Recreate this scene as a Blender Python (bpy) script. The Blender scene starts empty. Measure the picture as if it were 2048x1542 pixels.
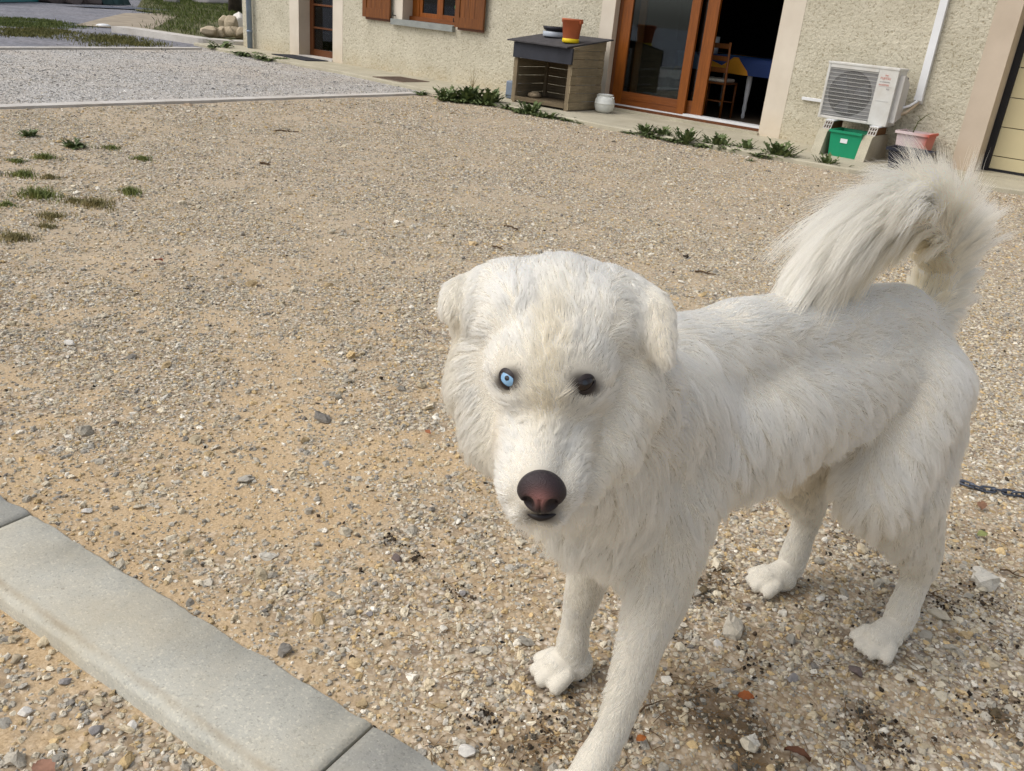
import bpy, bmesh, math, random
import numpy as np
from mathutils import Vector, Matrix, kdtree
from mathutils.bvhtree import BVHTree
R = math.radians
random.seed(7); rng = np.random.default_rng(7)
S = bpy.context.scene; C = S.collection

# ------------------------------------------------------------------ camera
FPX = 1726.0; CAMZ = 1.27
_p, _r, _a = R(23.82), R(5.49), R(-52.4)
_R = np.array([[math.cos(_r), -math.sin(_r), 0], [math.sin(_r), math.cos(_r), 0], [0, 0, 1]])
_rt = _R @ [1, 0, 0]; _dn = _R @ [0, math.cos(_p), math.sin(_p)]; _fw = _R @ [0, -math.sin(_p), math.cos(_p)]
_X = -(math.cos(_a) * _fw + math.sin(_a) * _rt); _Z = -_dn; _Y = np.cross(_Z, _X)
M = np.array([_X, _Y, _Z])            # world axes in camera terms (X along the house, Y towards it, Z up)
EYE = np.array([0, 0, CAMZ])
def ray(px, py): return M @ np.array([px - 1024, py - 771, FPX])
def gp(px, py, z=0.0):                # ground point seen at a pixel of the 2048 px photograph
    d = ray(px, py); return EYE + d * ((z - CAMZ) / d[2])
def wp(px, py, y):                    # point on the plane Y = y
    d = ray(px, py); return EYE + d * (y / d[1])
cam = bpy.data.cameras.new('camera'); co = bpy.data.objects.new('camera', cam); C.objects.link(co)
cam.sensor_width = 36; cam.lens = FPX / 2048 * 36; cam.clip_start = .05; cam.clip_end = 600
mw = Matrix.Identity(4)
for i in range(3):
    mw[i][0] = M[i, 0]; mw[i][1] = -M[i, 1]; mw[i][2] = -M[i, 2]; mw[i][3] = EYE[i]
co.matrix_world = mw; S.camera = co

# ------------------------------------------------------------------ light
W = bpy.data.worlds.new('World'); S.world = W; W.use_nodes = True
wn = W.node_tree; bgn = wn.nodes['Background']
sky = wn.nodes.new('ShaderNodeTexSky'); sky.sky_type = 'NISHITA'; sky.sun_disc = False
SUN_EL, SUN_AZ = 52, 215
sky.sun_elevation = R(SUN_EL); sky.sun_rotation = R(SUN_AZ); sky.air_density = 1.0; sky.dust_density = 4.0; sky.ozone_density = .6
hs = wn.nodes.new('ShaderNodeHueSaturation'); hs.inputs['Saturation'].default_value = .42      # thin high cloud: a paler sky
wn.links.new(sky.outputs[0], hs.inputs['Color']); wn.links.new(hs.outputs[0], bgn.inputs[0]); bgn.inputs[1].default_value = .15
sl = bpy.data.lights.new('sun', 'SUN'); sl.energy = .95; sl.angle = R(48); sl.color = (1, .96, .89)
so = bpy.data.objects.new('sun', sl); C.objects.link(so)
sd = Vector((math.sin(R(SUN_AZ)) * math.cos(R(SUN_EL)), math.cos(R(SUN_AZ)) * math.cos(R(SUN_EL)), math.sin(R(SUN_EL))))
so.rotation_euler = sd.to_track_quat('Z', 'Y').to_euler()
S.view_settings.view_transform = 'Standard'; S.view_settings.look = 'None'; S.view_settings.gamma = 1
S.view_settings.exposure = 0.2
S.view_settings.use_curve_mapping = False
S.render.engine = 'CYCLES'
try: S.cycles_curves.shape = 'THICK'
except Exception: pass

# ------------------------------------------------------------------ helpers
def srgb(r, g, b, k=1.0):
    f = lambda c: ((c / 255) / 12.92 if c / 255 < .04045 else ((c / 255 + .055) / 1.055) ** 2.4) * k
    return (f(r), f(g), f(b), 1)
class NT:
    def __init__(s, name):
        s.m = bpy.data.materials.new(name); s.m.use_nodes = True; s.t = s.m.node_tree; s.b = s.t.nodes['Principled BSDF']; s.out = s.t.nodes['Material Output']
    def n(s, typ, **kw):
        o = s.t.nodes.new('ShaderNode' + typ)
        for k, v in kw.items():
            if k.startswith('i_'):
                k = k[2:]; k = int(k) if k.isdigit() else k.replace('_', ' ')
                if isinstance(v, bpy.types.NodeSocket): s.t.links.new(v, o.inputs[k])
                else: o.inputs[k].default_value = v
            else: setattr(o, k, v)
        return o
    def l(s, a, b): s.t.links.new(a, b)
    def obj(s): return s.n('TexCoord').outputs['Object']
    def noise(s, scale, detail=4, rough=.55, vec=None, dist=0):
        return s.n('TexNoise', i_Vector=vec if vec is not None else s.obj(), i_Scale=scale, i_Detail=detail, i_Roughness=rough, i_Distortion=dist).outputs[0]
    def ramp(s, fac, stops, interp='LINEAR'):
        o = s.n('ValToRGB'); o.color_ramp.interpolation = interp
        e = o.color_ramp.elements
        while len(e) < len(stops): e.new(.5)
        for i, (p, c) in enumerate(stops): e[i].position = p; e[i].color = c if len(c) == 4 else (*c, 1)
        s.l(fac, o.inputs[0]); return o.outputs[0]
    def mix(s, f, a, b, mode='MIX'):
        o = s.n('Mix', data_type='RGBA', blend_type=mode)
        for k, v in ((0, f), (6, a), (7, b)):
            if isinstance(v, bpy.types.NodeSocket): s.l(v, o.inputs[k])
            else: o.inputs[k].default_value = v
        return o.outputs[2]
    def math(s, op, a, b=0.0):
        o = s.n('Math', operation=op)
        for k, v in ((0, a), (1, b)):
            if isinstance(v, bpy.types.NodeSocket): s.l(v, o.inputs[k])
            else: o.inputs[k].default_value = v
        return o.outputs[0]
    def bump(s, h, strength=.5, dist=.01, prev=None):
        o = s.n('Bump', i_Height=h, i_Strength=strength, i_Distance=dist)
        if prev is not None: s.l(prev, o.inputs['Normal'])
        s.l(o.outputs[0], s.b.inputs['Normal']); return o.outputs[0]
    def base(s, v):
        if isinstance(v, bpy.types.NodeSocket): s.l(v, s.b.inputs['Base Color'])
        else: s.b.inputs['Base Color'].default_value = v
    def set(s, rough=.7, metal=0, spec=.5, **k):
        s.b.inputs['Roughness'].default_value = rough; s.b.inputs['Metallic'].default_value = metal
        s.b.inputs['Specular IOR Level'].default_value = spec; return s
def simple(name, col, rough=.6, var=.12, scale=12, bump=.15, metal=0, spec=.4, dirt=None):
    t = NT(name); t.set(rough, metal, spec)
    n = t.noise(scale, 6); n2 = t.noise(scale * 9, 3)
    dk = tuple(c * (1 - var) for c in col[:3]) + (1,); lt = tuple(min(1, c * (1 + var)) for c in col[:3]) + (1,)
    c = t.ramp(n, [(.3, dk), (.7, lt)])
    if dirt: c = t.mix(t.ramp(t.noise(scale * .4, 8, .7), [(.45, (0, 0, 0, 1)), (.75, (1, 1, 1, 1))]), c, dirt)
    t.base(c)
    if bump: t.bump(n2, bump, .004)
    return t.m
def tag(o, label=None, cat=None, group=None, kind=None):
    if label: o['label'] = label
    if cat: o['category'] = cat
    if group: o['group'] = group
    if kind: o['kind'] = kind
    return o
def empty(name, loc=(0, 0, 0), rz=0):
    o = bpy.data.objects.new(name, None); C.objects.link(o); o.location = loc; o.rotation_euler = (0, 0, rz); o.empty_display_size = .05; return o
class MB:
    def __init__(s): s.v = []; s.f = []; s.sm = []
    def add(s, vs, fs, smooth=False):
        n = len(s.v); s.v += [tuple(map(float, v)) for v in vs]; s.f += [tuple(i + n for i in f) for f in fs]; s.sm += [smooth] * len(fs); return s
    def box(s, x0, x1, y0, y1, z0, z1, bev=0):
        if bev:
            b = bmesh.new(); bmesh.ops.create_cube(b, size=1)
            for v in b.verts: v.co = ((x0 + x1) / 2 + v.co.x * (x1 - x0), (y0 + y1) / 2 + v.co.y * (y1 - y0), (z0 + z1) / 2 + v.co.z * (z1 - z0))
            bmesh.ops.bevel(b, geom=b.edges[:], offset=bev, segments=2, affect='EDGES', profile=.5)
            b.verts.index_update(); s.add([v.co for v in b.verts], [[v.index for v in f.verts] for f in b.faces]); b.free(); return s
        return s.add([(x, y, z) for x in (x0, x1) for y in (y0, y1) for z in (z0, z1)],
                     [(0, 1, 3, 2), (4, 6, 7, 5), (0, 4, 5, 1), (2, 3, 7, 6), (0, 2, 6, 4), (1, 5, 7, 3)])
    def tube(s, pts, r, n=8, closed=False, caps=True):
        pts = [Vector(p) for p in pts]; m = len(pts); rs = r if hasattr(r, '__len__') else [r] * m
        up = None; rings = []
        for i, p in enumerate(pts):
            a = pts[(i - 1) % m] if (closed or i > 0) else p; b = pts[(i + 1) % m] if (closed or i < m - 1) else p
            t = (b - a).normalized()
            if up is None: up = t.orthogonal().normalized()
            up = (up - t * up.dot(t)).normalized(); w = t.cross(up)
            rings.append([p + (up * math.cos(2 * math.pi * k / n) + w * math.sin(2 * math.pi * k / n)) * rs[i] for k in range(n)])
        vs = [v for q in rings for v in q]; fs = []
        for i in range(m if closed else m - 1):
            for k in range(n):
                j = (i + 1) % m; fs.append((i * n + k, i * n + (k + 1) % n, j * n + (k + 1) % n, j * n + k))
        if not closed and caps: fs += [tuple(range(n))[::-1], tuple((m - 1) * n + k for k in range(n))]
        return s.add(vs, fs, True)
    def lathe(s, prof, c=(0, 0, 0), n=32):
        vs = []; fs = []
        for (r, z) in prof:
            for k in range(n): vs.append((c[0] + r * math.cos(2 * math.pi * k / n), c[1] + r * math.sin(2 * math.pi * k / n), c[2] + z))
        for i in range(len(prof) - 1):
            for k in range(n): fs.append((i * n + k, i * n + (k + 1) % n, (i + 1) * n + (k + 1) % n, (i + 1) * n + k))
        return s.add(vs, fs, True)
    def prism(s, poly, z0, z1, axis='z'):
        n = len(poly); m = {'z': lambda a, b, c: (a, b, c), 'y': lambda a, b, c: (a, c, b), 'x': lambda a, b, c: (c, a, b)}[axis]
        vs = [m(a, b, z0) for a, b in poly] + [m(a, b, z1) for a, b in poly]
        return s.add(vs, [tuple(range(n))[::-1], tuple(range(n, 2 * n))] + [(i, (i + 1) % n, n + (i + 1) % n, n + i) for i in range(n)])
    def build(s, name, mat, parent=None, offset=None):
        me = bpy.data.meshes.new(name); me.from_pydata(s.v, [], s.f); me.polygons.foreach_set('use_smooth', s.sm)
        b = bmesh.new(); b.from_mesh(me); bmesh.ops.recalc_face_normals(b, faces=b.faces[:]); b.to_mesh(me); b.free()
        for m in (mat if isinstance(mat, (list, tuple)) else [mat]): me.materials.append(m)
        o = bpy.data.objects.new(name, me); C.objects.link(o)
        if parent:
            o.parent = parent; o.matrix_parent_inverse = parent.matrix_world.inverted() if False else Matrix.Identity(4)
        return o
def part(name, mat, parent, mb, label=None):      # geometry given in world terms, parent an empty at the origin or a mesh at the origin
    o = mb.build(name, mat, parent); 
    if label: o['label'] = label
    return o
def vnoise(x, y, seed=0):                          # smooth value noise, numpy
    x = np.asarray(x, float); y = np.asarray(y, float)
    xi = np.floor(x).astype(np.int64); yi = np.floor(y).astype(np.int64); fx = x - xi; fy = y - yi
    fx = fx * fx * (3 - 2 * fx); fy = fy * fy * (3 - 2 * fy)
    def hsh(a, b):
        n = (a * 374761393 + b * 668265263 + seed * 982451653) & 0x7fffffff
        n = ((n ^ (n >> 13)) * 1274126177) & 0x7fffffff
        return ((n ^ (n >> 16)) & 0xffff) / 65535.0
    return (hsh(xi, yi) * (1 - fx) + hsh(xi + 1, yi) * fx) * (1 - fy) + (hsh(xi, yi + 1) * (1 - fx) + hsh(xi + 1, yi + 1) * fx) * fy
def fbm(x, y, oct=4, seed=0):
    s = 0; a = .5; t = 0
    for i in range(oct): s = s + a * vnoise(x * 2 ** i, y * 2 ** i, seed + i * 17); t += a; a *= .5
    return s / t
def sstep(a, b, x): t = np.clip((x - a) / (b - a), 0, 1); return t * t * (3 - 2 * t)

YW = 10.43; ZS = .05                                # plane of the facade, top of the walkway slab

# ------------------------------------------------------------------ ground
KA = gp(0, 988, .022)[:2]; KB = gp(740, 1440, .022)[:2]; KD = (KB - KA) / np.linalg.norm(KB - KA); KN = np.array([KD[1], -KD[0]])   # kerb line and the side towards the camera
KW = abs((gp(250, 1362, .022)[:2] - KA) @ KN)
S0 = gp(0, 210, .02)[:2]; S1 = gp(870, 185, .02)[:2]; SDr = (S1 - S0) / np.linalg.norm(S1 - S0)   # pale strip crossing the yard
F0 = gp(0, 92, .02)[:2]; F1 = gp(400, 94, .02)[:2]; FDr = (F1 - F0) / np.linalg.norm(F1 - F0)
def side(P, A, D): return (P[..., 0] - A[0]) * -D[1] + (P[..., 1] - A[1]) * D[0]
def ground_h(x, y):
    P = np.stack([x, y], -1); q = (P - KA) @ KN
    h = (fbm(x * 3.1, y * 3.1, 3, 5) - .5) * .014 + (fbm(x * 14, y * 14, 2, 9) - .5) * .005
    h = h + .012 * np.exp(-((q + .03) / .05) ** 2)
    return np.where(q > KW * .5, h - .026, h)
def sand_mask(x, y):                                # 1 = bare sand, 0 = covered in stones
    d = np.hypot(x, y); P = np.stack([x, y], -1); q = np.abs((P - KA) @ KN + .04)
    m = fbm(x * 1.5 + 3, y * 1.5, 4, 31) * .38 + fbm(x * 6, y * 6, 3, 41) * .32 + fbm(x * 22, y * 22, 3, 47) * .30
    m = sstep(.40, .64, m)
    m = np.maximum(m, .85 * np.exp(-(q / .09) ** 2) * sstep(.3, .6, fbm(x * 6, y * 6, 2, 77) + .2))
    left = sstep(-.55, -1.5, x + .15 * y); m = m * (.55 + .6 * left)
    return np.clip(m * np.clip(1.1 - d * .03, .5, 1), 0, 1)
def zone_cols(x, y):
    P = np.stack([x, y], -1); far = side(P, S0, SDr); drive = side(P, F0, FDr)
    return sstep(-.02, .05, far), sstep(-.02, .06, drive)
if side(np.array([-12., 8.]), S0, SDr) < 0: S0, SDr = S1, -SDr
if side(np.array([-18., 8.]), F0, FDr) < 0: F0, FDr = F1, -FDr
def dirt_mask(x, y):                                # dark damp litter near the dog
    m = fbm(x * 4.5, y * 4.5, 4, 61)
    near = sstep(-1.05, -.35, x) * sstep(3.0, 1.9, y)
    return sstep(.52, .72, m) * near
SEP = [(-20, 9.9), (-15.9, 9.75), (-14.7, 9.55), (-13.5, 9.50), (-12.3, 9.47), (-11.2, 9.47), (-10, 9.3), (-8.9, 9.14), (-7.9, 9.1), (-7.28, 9.05), (-5.92, 8.93), (-4.58, 8.91), (-3.45, 8.97), (-2.94, 9.02), (-2.45, 9.3), (-1.9, 9.6), (-1.48, 9.7), (1.0, 9.8), (6, 9.85)]
def slab_edge(x): return np.interp(x, [p[0] for p in SEP], [p[1] for p in SEP])
def make_ground_mat():
    t = NT('gravel_ground'); t.set(.9, spec=.2)
    P = t.obj()
    sand = t.n('Attribute', attribute_name='sand').outputs['Fac']; far = t.n('Attribute', attribute_name='far').outputs['Fac']; drv = t.n('Attribute', attribute_name='drive').outputs['Fac']
    dirt = t.n('Attribute', attribute_name='dirt').outputs['Fac']
    fine = t.noise(220, 3, .6, P); med = t.noise(2.2, 6, .6, P)
    sc = t.ramp(med, [(.3, srgb(174, 147, 110)), (.7, srgb(198, 173, 136))])
    nr = t.n('Attribute', attribute_name='near').outputs['Fac']
    sc = t.mix(nr, t.ramp(med, [(.3, srgb(156, 147, 132)), (.7, srgb(176, 166, 150))]), sc)
    sc = t.mix(.5, sc, t.ramp(fine, [(.3, srgb(136, 112, 82)), (.7, srgb(222, 200, 166))]))
    # stones too far away to pick apart: cells with their own tone and dark joints
    def cells(scale):
        v = t.n('TexVoronoi', i_Vector=P, i_Scale=scale, feature='F1'); return v.outputs['Color'], v.outputs['Distance']
    cc, cd = cells(75); cc2, cd2 = cells(34)
    sep = t.n('SeparateColor', i_Color=cc).outputs[0]; sep2 = t.n('SeparateColor', i_Color=cc2).outputs[1]
    warm = t.ramp(sep, [(0, srgb(116, 104, 88)), (.2, srgb(160, 148, 130)), (.6, srgb(190, 178, 160)), (.92, srgb(212, 203, 188)), (1, srgb(238, 232, 220))])
    grey = t.ramp(sep, [(0, srgb(134, 131, 127)), (.2, srgb(174, 171, 166)), (.6, srgb(198, 195, 190)), (.92, srgb(216, 213, 208)), (1, srgb(240, 237, 232))])
    dark = t.ramp(sep, [(0, srgb(72, 74, 80)), (.4, srgb(108, 108, 114)), (.8, srgb(140, 140, 146)), (1, srgb(176, 176, 180))])
    st = t.mix(far, warm, grey); st = t.mix(drv, st, dark)
    st = t.mix(t.ramp(sep2, [(.9, (0, 0, 0, 1)), (.93, (1, 1, 1, 1))]), st, srgb(120, 112, 104))
    st = t.mix(t.ramp(cd, [(.35, (0, 0, 0, 1)), (.75, (.75, .75, .75, 1))]), st, t.mix(far, srgb(110, 92, 70), srgb(132, 128, 124)))
    big = t.noise(.55, 5, .6, P)
    st = t.mix(t.ramp(big, [(.42, (0, 0, 0, 1)), (.7, (.35, .35, .35, 1))]), st, srgb(184, 164, 136))
    s2 = t.math('MULTIPLY', sand, t.math('SUBTRACT', 1.0, far))
    col = t.mix(s2, st, sc)
    col = t.mix(t.math('MULTIPLY', dirt, .75), col, srgb(84, 66, 46))
    fg = t.mix(t.ramp(t.noise(1.3, 6, .65, P), [(.35, (0, 0, 0, 1)), (.7, (1, 1, 1, 1))]), srgb(108, 110, 118), srgb(136, 136, 142)); fg = t.mix(.8, fg, t.ramp(t.noise(9, 6, .8, P), [(.38, (.45, .45, .47, 1)), (.62, (1.5, 1.48, 1.46, 1))]), 'MULTIPLY')
    col = t.mix(t.math('MULTIPLY', drv, .85), col, fg)
    t.base(col)
    h = t.math('ADD', t.math('MULTIPLY', t.math('SUBTRACT', 1.0, cd), .8), t.math('MULTIPLY', fine, .35))
    b = t.bump(h, .55, .006)
    t.bump(t.noise(9, 5, .6, P), .25, .02, b)
    return t.m
def make_ground():
    def axis(lo, hi, c, fine):
        a = [c]; st = fine
        while a[-1] < hi: a.append(a[-1] + st); st = fine if abs(a[-1] - c) < 2.4 else min(st * 1.035, 8)
        b = [c]; st = fine
        while b[-1] > lo: b.append(b[-1] - st); st = fine if abs(b[-1] - c) < 2.4 else min(st * 1.035, 8)
        return np.array(b[::-1] + a[1:])
    xs = axis(-160, 120, -.9, .022); ys = axis(-80, 160, 1.4, .022)
    X, Y = np.meshgrid(xs, ys); x = X.ravel(); y = Y.ravel(); n = len(x)
    z = ground_h(x, y) * np.where(np.hypot(x, y) < 14, 1, .2)
    q = np.stack([x, y], -1)
    w = len(xs); i = np.arange((len(ys) - 1) * w).reshape(-1, w)[:, :-1].ravel()
    F = np.stack([i, i + 1, i + 1 + w, i + w], -1)
    me = bpy.data.meshes.new('ground'); me.vertices.add(n); me.vertices.foreach_set('co', np.stack([x, y, z], -1).ravel())
    me.loops.add(F.size); me.loops.foreach_set('vertex_index', F.ravel()); me.polygons.add(len(F)); me.polygons.foreach_set('loop_start', np.arange(len(F)) * 4)
    me.update(); me.validate()
    me.polygons.foreach_set('use_smooth', [True] * len(F))
    fr, dr = zone_cols(x, y)
    for nm, a in (('sand', sand_mask(x, y)), ('far', fr), ('drive', dr), ('dirt', dirt_mask(x, y)), ('near', sstep(5.5, 1.8, np.hypot(x, y)))):
        me.attributes.new(nm, 'FLOAT', 'POINT').data.foreach_set('value', a.astype(np.float32))
    me.materials.append(make_ground_mat()); o = bpy.data.objects.new('ground', me); C.objects.link(o); tag(o, kind='structure')
make_ground()

# ------------------------------------------------------------------ loose stones (instances on a point cloud)
def stone_mat():
    t = NT('stone'); t.set(.85, spec=.25)
    a = t.n('Attribute', attribute_name='col', attribute_type='INSTANCER').outputs['Color']
    n = t.noise(2.2, 4, .6)
    t.base(t.mix(.5, a, t.ramp(n, [(.3, (.74, .72, .68, 1)), (.7, (1.12, 1.12, 1.12, 1))]), 'MULTIPLY'))
    t.bump(t.noise(7, 4, .6), .3, .1)
    return t.m
STONE = stone_mat()
def scatter_group(name, mat, variants=7, flat=.72):
    g = bpy.data.node_groups.new(name, 'GeometryNodeTree')
    g.interface.new_socket('Geometry', in_out='INPUT', socket_type='NodeSocketGeometry'); g.interface.new_socket('Geometry', in_out='OUTPUT', socket_type='NodeSocketGeometry')
    N = g.nodes; L = g.links; gi = N.new('NodeGroupInput'); go = N.new('NodeGroupOutput'); g2i = N.new('GeometryNodeGeometryToInstance')
    for k in reversed(range(variants)):
        ico = N.new('GeometryNodeMeshIcoSphere'); ico.inputs['Radius'].default_value = .5; ico.inputs['Subdivisions'].default_value = 2
        pos = N.new('GeometryNodeInputPosition'); nz = N.new('ShaderNodeTexNoise'); nz.noise_dimensions = '4D'; nz.inputs['W'].default_value = k * 3.7 + 1; nz.inputs['Scale'].default_value = 1.5; nz.inputs['Detail'].default_value = 1.5
        L.new(pos.outputs[0], nz.inputs['Vector'])
        sub = N.new('ShaderNodeVectorMath'); sub.operation = 'SUBTRACT'; sub.inputs[1].default_value = (.5, .5, .5); L.new(nz.outputs['Color'], sub.inputs[0])
        mul = N.new('ShaderNodeVectorMath'); mul.operation = 'SCALE'; mul.inputs['Scale'].default_value = 1.5; L.new(sub.outputs[0], mul.inputs[0])
        sp = N.new('GeometryNodeSetPosition'); L.new(ico.outputs[0], sp.inputs['Geometry']); L.new(mul.outputs[0], sp.inputs['Offset'])
        ss = N.new('GeometryNodeSetShadeSmooth'); ss.inputs['Shade Smooth'].default_value = False; L.new(sp.outputs[0], ss.inputs[0])
        sm = N.new('GeometryNodeSetMaterial'); sm.inputs['Material'].default_value = mat; L.new(ss.outputs[0], sm.inputs[0]); L.new(sm.outputs[0], g2i.inputs[0])
    iop = N.new('GeometryNodeInstanceOnPoints'); L.new(gi.outputs[0], iop.inputs['Points']); L.new(g2i.outputs[0], iop.inputs['Instance']); iop.inputs['Pick Instance'].default_value = True
    def attr(nm, typ):
        a = N.new('GeometryNodeInputNamedAttribute'); a.data_type = typ; a.inputs[0].default_value = nm; return a.outputs[0]
    L.new(attr('vi', 'INT'), iop.inputs['Instance Index']); L.new(attr('rot', 'FLOAT_VECTOR'), iop.inputs['Rotation']); L.new(attr('scl', 'FLOAT_VECTOR'), iop.inputs['Scale'])
    L.new(iop.outputs[0], go.inputs[0]); return g
def cloud(name, P, rot, scl, col, group):
    me = bpy.data.meshes.new(name); n = len(P); me.vertices.add(n); me.vertices.foreach_set('co', P.astype(np.float32).ravel())
    me.attributes.new('vi', 'INT', 'POINT').data.foreach_set('value', rng.integers(0, 7, n).astype(np.int32))
    for nm, a in (('rot', rot), ('scl', scl)): me.attributes.new(nm, 'FLOAT_VECTOR', 'POINT').data.foreach_set('vector', a.astype(np.float32).ravel())
    me.attributes.new('col', 'FLOAT_COLOR', 'POINT').data.foreach_set('color', col.astype(np.float32).ravel())
    o = bpy.data.objects.new(name, me); C.objects.link(o); md = o.modifiers.new('scatter', 'NODES'); md.node_group = group
    me.materials.append(STONE); return tag(o, kind='stuff')
PAL = np.array([srgb(216, 206, 184), srgb(202, 188, 160), srgb(194, 172, 134), srgb(190, 183, 168), srgb(172, 167, 156), srgb(234, 228, 214), srgb(212, 186, 140), srgb(150, 145, 137), srgb(190, 170, 146), srgb(70, 62, 52)])
PW = np.array([.22, .20, .11, .17, .09, .08, .07, .035, .02, .005])
PAL2 = np.array([srgb(204, 200, 194), srgb(192, 188, 182), srgb(218, 214, 208), srgb(178, 176, 172), srgb(158, 157, 155), srgb(234, 231, 226), srgb(200, 190, 172), srgb(130, 129, 128)])
def stones():
    # density falls and size grows with distance from the viewer: only the near ones can be picked apart
    c = []; ang0, ang1 = math.atan2(-.99, -.15), 0
    fx, fy = M[0, 2], M[1, 2]; base = math.atan2(fy, fx)
    def ring(r0, r1, dens, half=R(40)):
        n = int(half * (r1 * r1 - r0 * r0) * dens); r = np.sqrt(rng.uniform(r0 * r0, r1 * r1, n)); a = base + rng.uniform(-half, half, n)
        return np.stack([r * np.cos(a), r * np.sin(a)], -1)
    out = []
    for r0, r1, dens, s0, sg in ((.45, 1.6, 17000, .0050, .46), (1.6, 2.6, 17000, .0052, .46), (2.6, 4, 13500, .0056, .42), (4, 6, 8500, .0066, .38), (6, 9, 3400, .0086, .3), (9, 14, 1300, .0110, .3), (14, 20, 600, .0130, .25)):
        P = ring(r0, r1, dens, R(52) if r0 < 1 else R(40)); sz = s0 * np.exp(rng.normal(0, sg, len(P)))
        big = rng.random(len(P)) < .012; sz[big] *= rng.uniform(1.5, 2.5, big.sum())
        out.append((P, sz))
    P = np.concatenate([o[0] for o in out]); sz = np.concatenate([o[1] for o in out])
    x, y = P[:, 0], P[:, 1]; sm = sand_mask(x, y); q = (P - KA) @ KN
    # coarser broken stone on the near side of the kerb
    near = q > KW
    sz = np.where(near, sz * 1.25, sz)
    keep = rng.random(len(P)) > sm * .66
    keep &= ~((q > -.002) & (q < KW + .003))
    keep &= ~((np.abs(side(P, S0, SDr)) < .2)) & (y < slab_edge(x) + .02) & ~(near & (rng.random(len(P)) < .35))
    keep &= side(P, F0, FDr) < 0
    P = P[keep]; sz = sz[keep]; x, y = P[:, 0], P[:, 1]; n = len(P); sz = sz * np.where(zone_cols(x, y)[0] > .5, .8, 1)
    fr, dr = zone_cols(x, y)
    shp = np.stack([rng.uniform(.8, 1.35, n), rng.uniform(.65, 1.0, n), rng.uniform(.4, .75, n)], -1); scl = shp * sz[:, None] * 1.25
    rot = np.stack([rng.normal(0, .28, n), rng.normal(0, .28, n), rng.uniform(0, 6.28, n)], -1)
    z = ground_h(x, y) + scl[:, 2] * rng.uniform(-.12, .34, n)
    ci = rng.choice(len(PAL), n, p=PW / PW.sum()); col = PAL[ci].copy(); ci2 = rng.integers(0, len(PAL2), n); col = np.where((fr > .5)[:, None], PAL2[ci2], col)
    tone = rng.uniform(.70, 1.12, n)[:, None]; col[:, :3] *= tone
    d = dirt_mask(x, y); dk = rng.random(n) < d * .5; col[dk, :3] *= .22
    # small black seeds lying about
    seed = (rng.random(n) < .005) & (sz < .008); col[seed, :3] = .012
    # crumbs of dark litter in clusters
    cl = [(962, 1445, 60, .022), (1102, 1462, 70, .03), (1765, 1485, 110, .035), (1885, 1215, 60, .025), (1858, 1130, 50, .025), (790, 1085, 26, .02), (925, 1190, 30, .02), (1235, 1470, 30, .02), (1965, 1195, 40, .03), (1500, 1330, 30, .025), (1950, 1420, 40, .03), (830, 1115, 20, .015), (2030, 1400, 40, .03)]
    ex = []
    for px, py, k, sg in cl: q_ = gp(px, py)[:2]; ex.append(q_ + rng.normal(0, sg, (k, 2)) * [1, 1])
    ex = np.concatenate(ex + [gp(1500, 1250)[:2] + rng.normal(0, .55, (420, 2))]); m_ = len(ex); es = np.exp(rng.normal(math.log(.0034), .4, m_))
    x = np.concatenate([x, ex[:, 0]]); y = np.concatenate([y, ex[:, 1]]); z = np.concatenate([z, ground_h(ex[:, 0], ex[:, 1]) + .004 + es * .3])
    rot = np.concatenate([rot, rng.uniform(0, 6.28, (m_, 3))]); scl = np.concatenate([scl, es[:, None] * rng.uniform(.7, 1.5, (m_, 3))]); dc = np.tile(np.array([[.022, .016, .011, 1.]]), (m_, 1)); dc[:, :3] *= rng.uniform(.7, 4.5, (m_, 1)); col = np.concatenate([col, dc]); n += m_
    print('stones', n)
    cloud('gravel', np.stack([x, y, z], -1), rot, scl, col, scatter_group('gravel_scatter', STONE))
stones()

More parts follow.
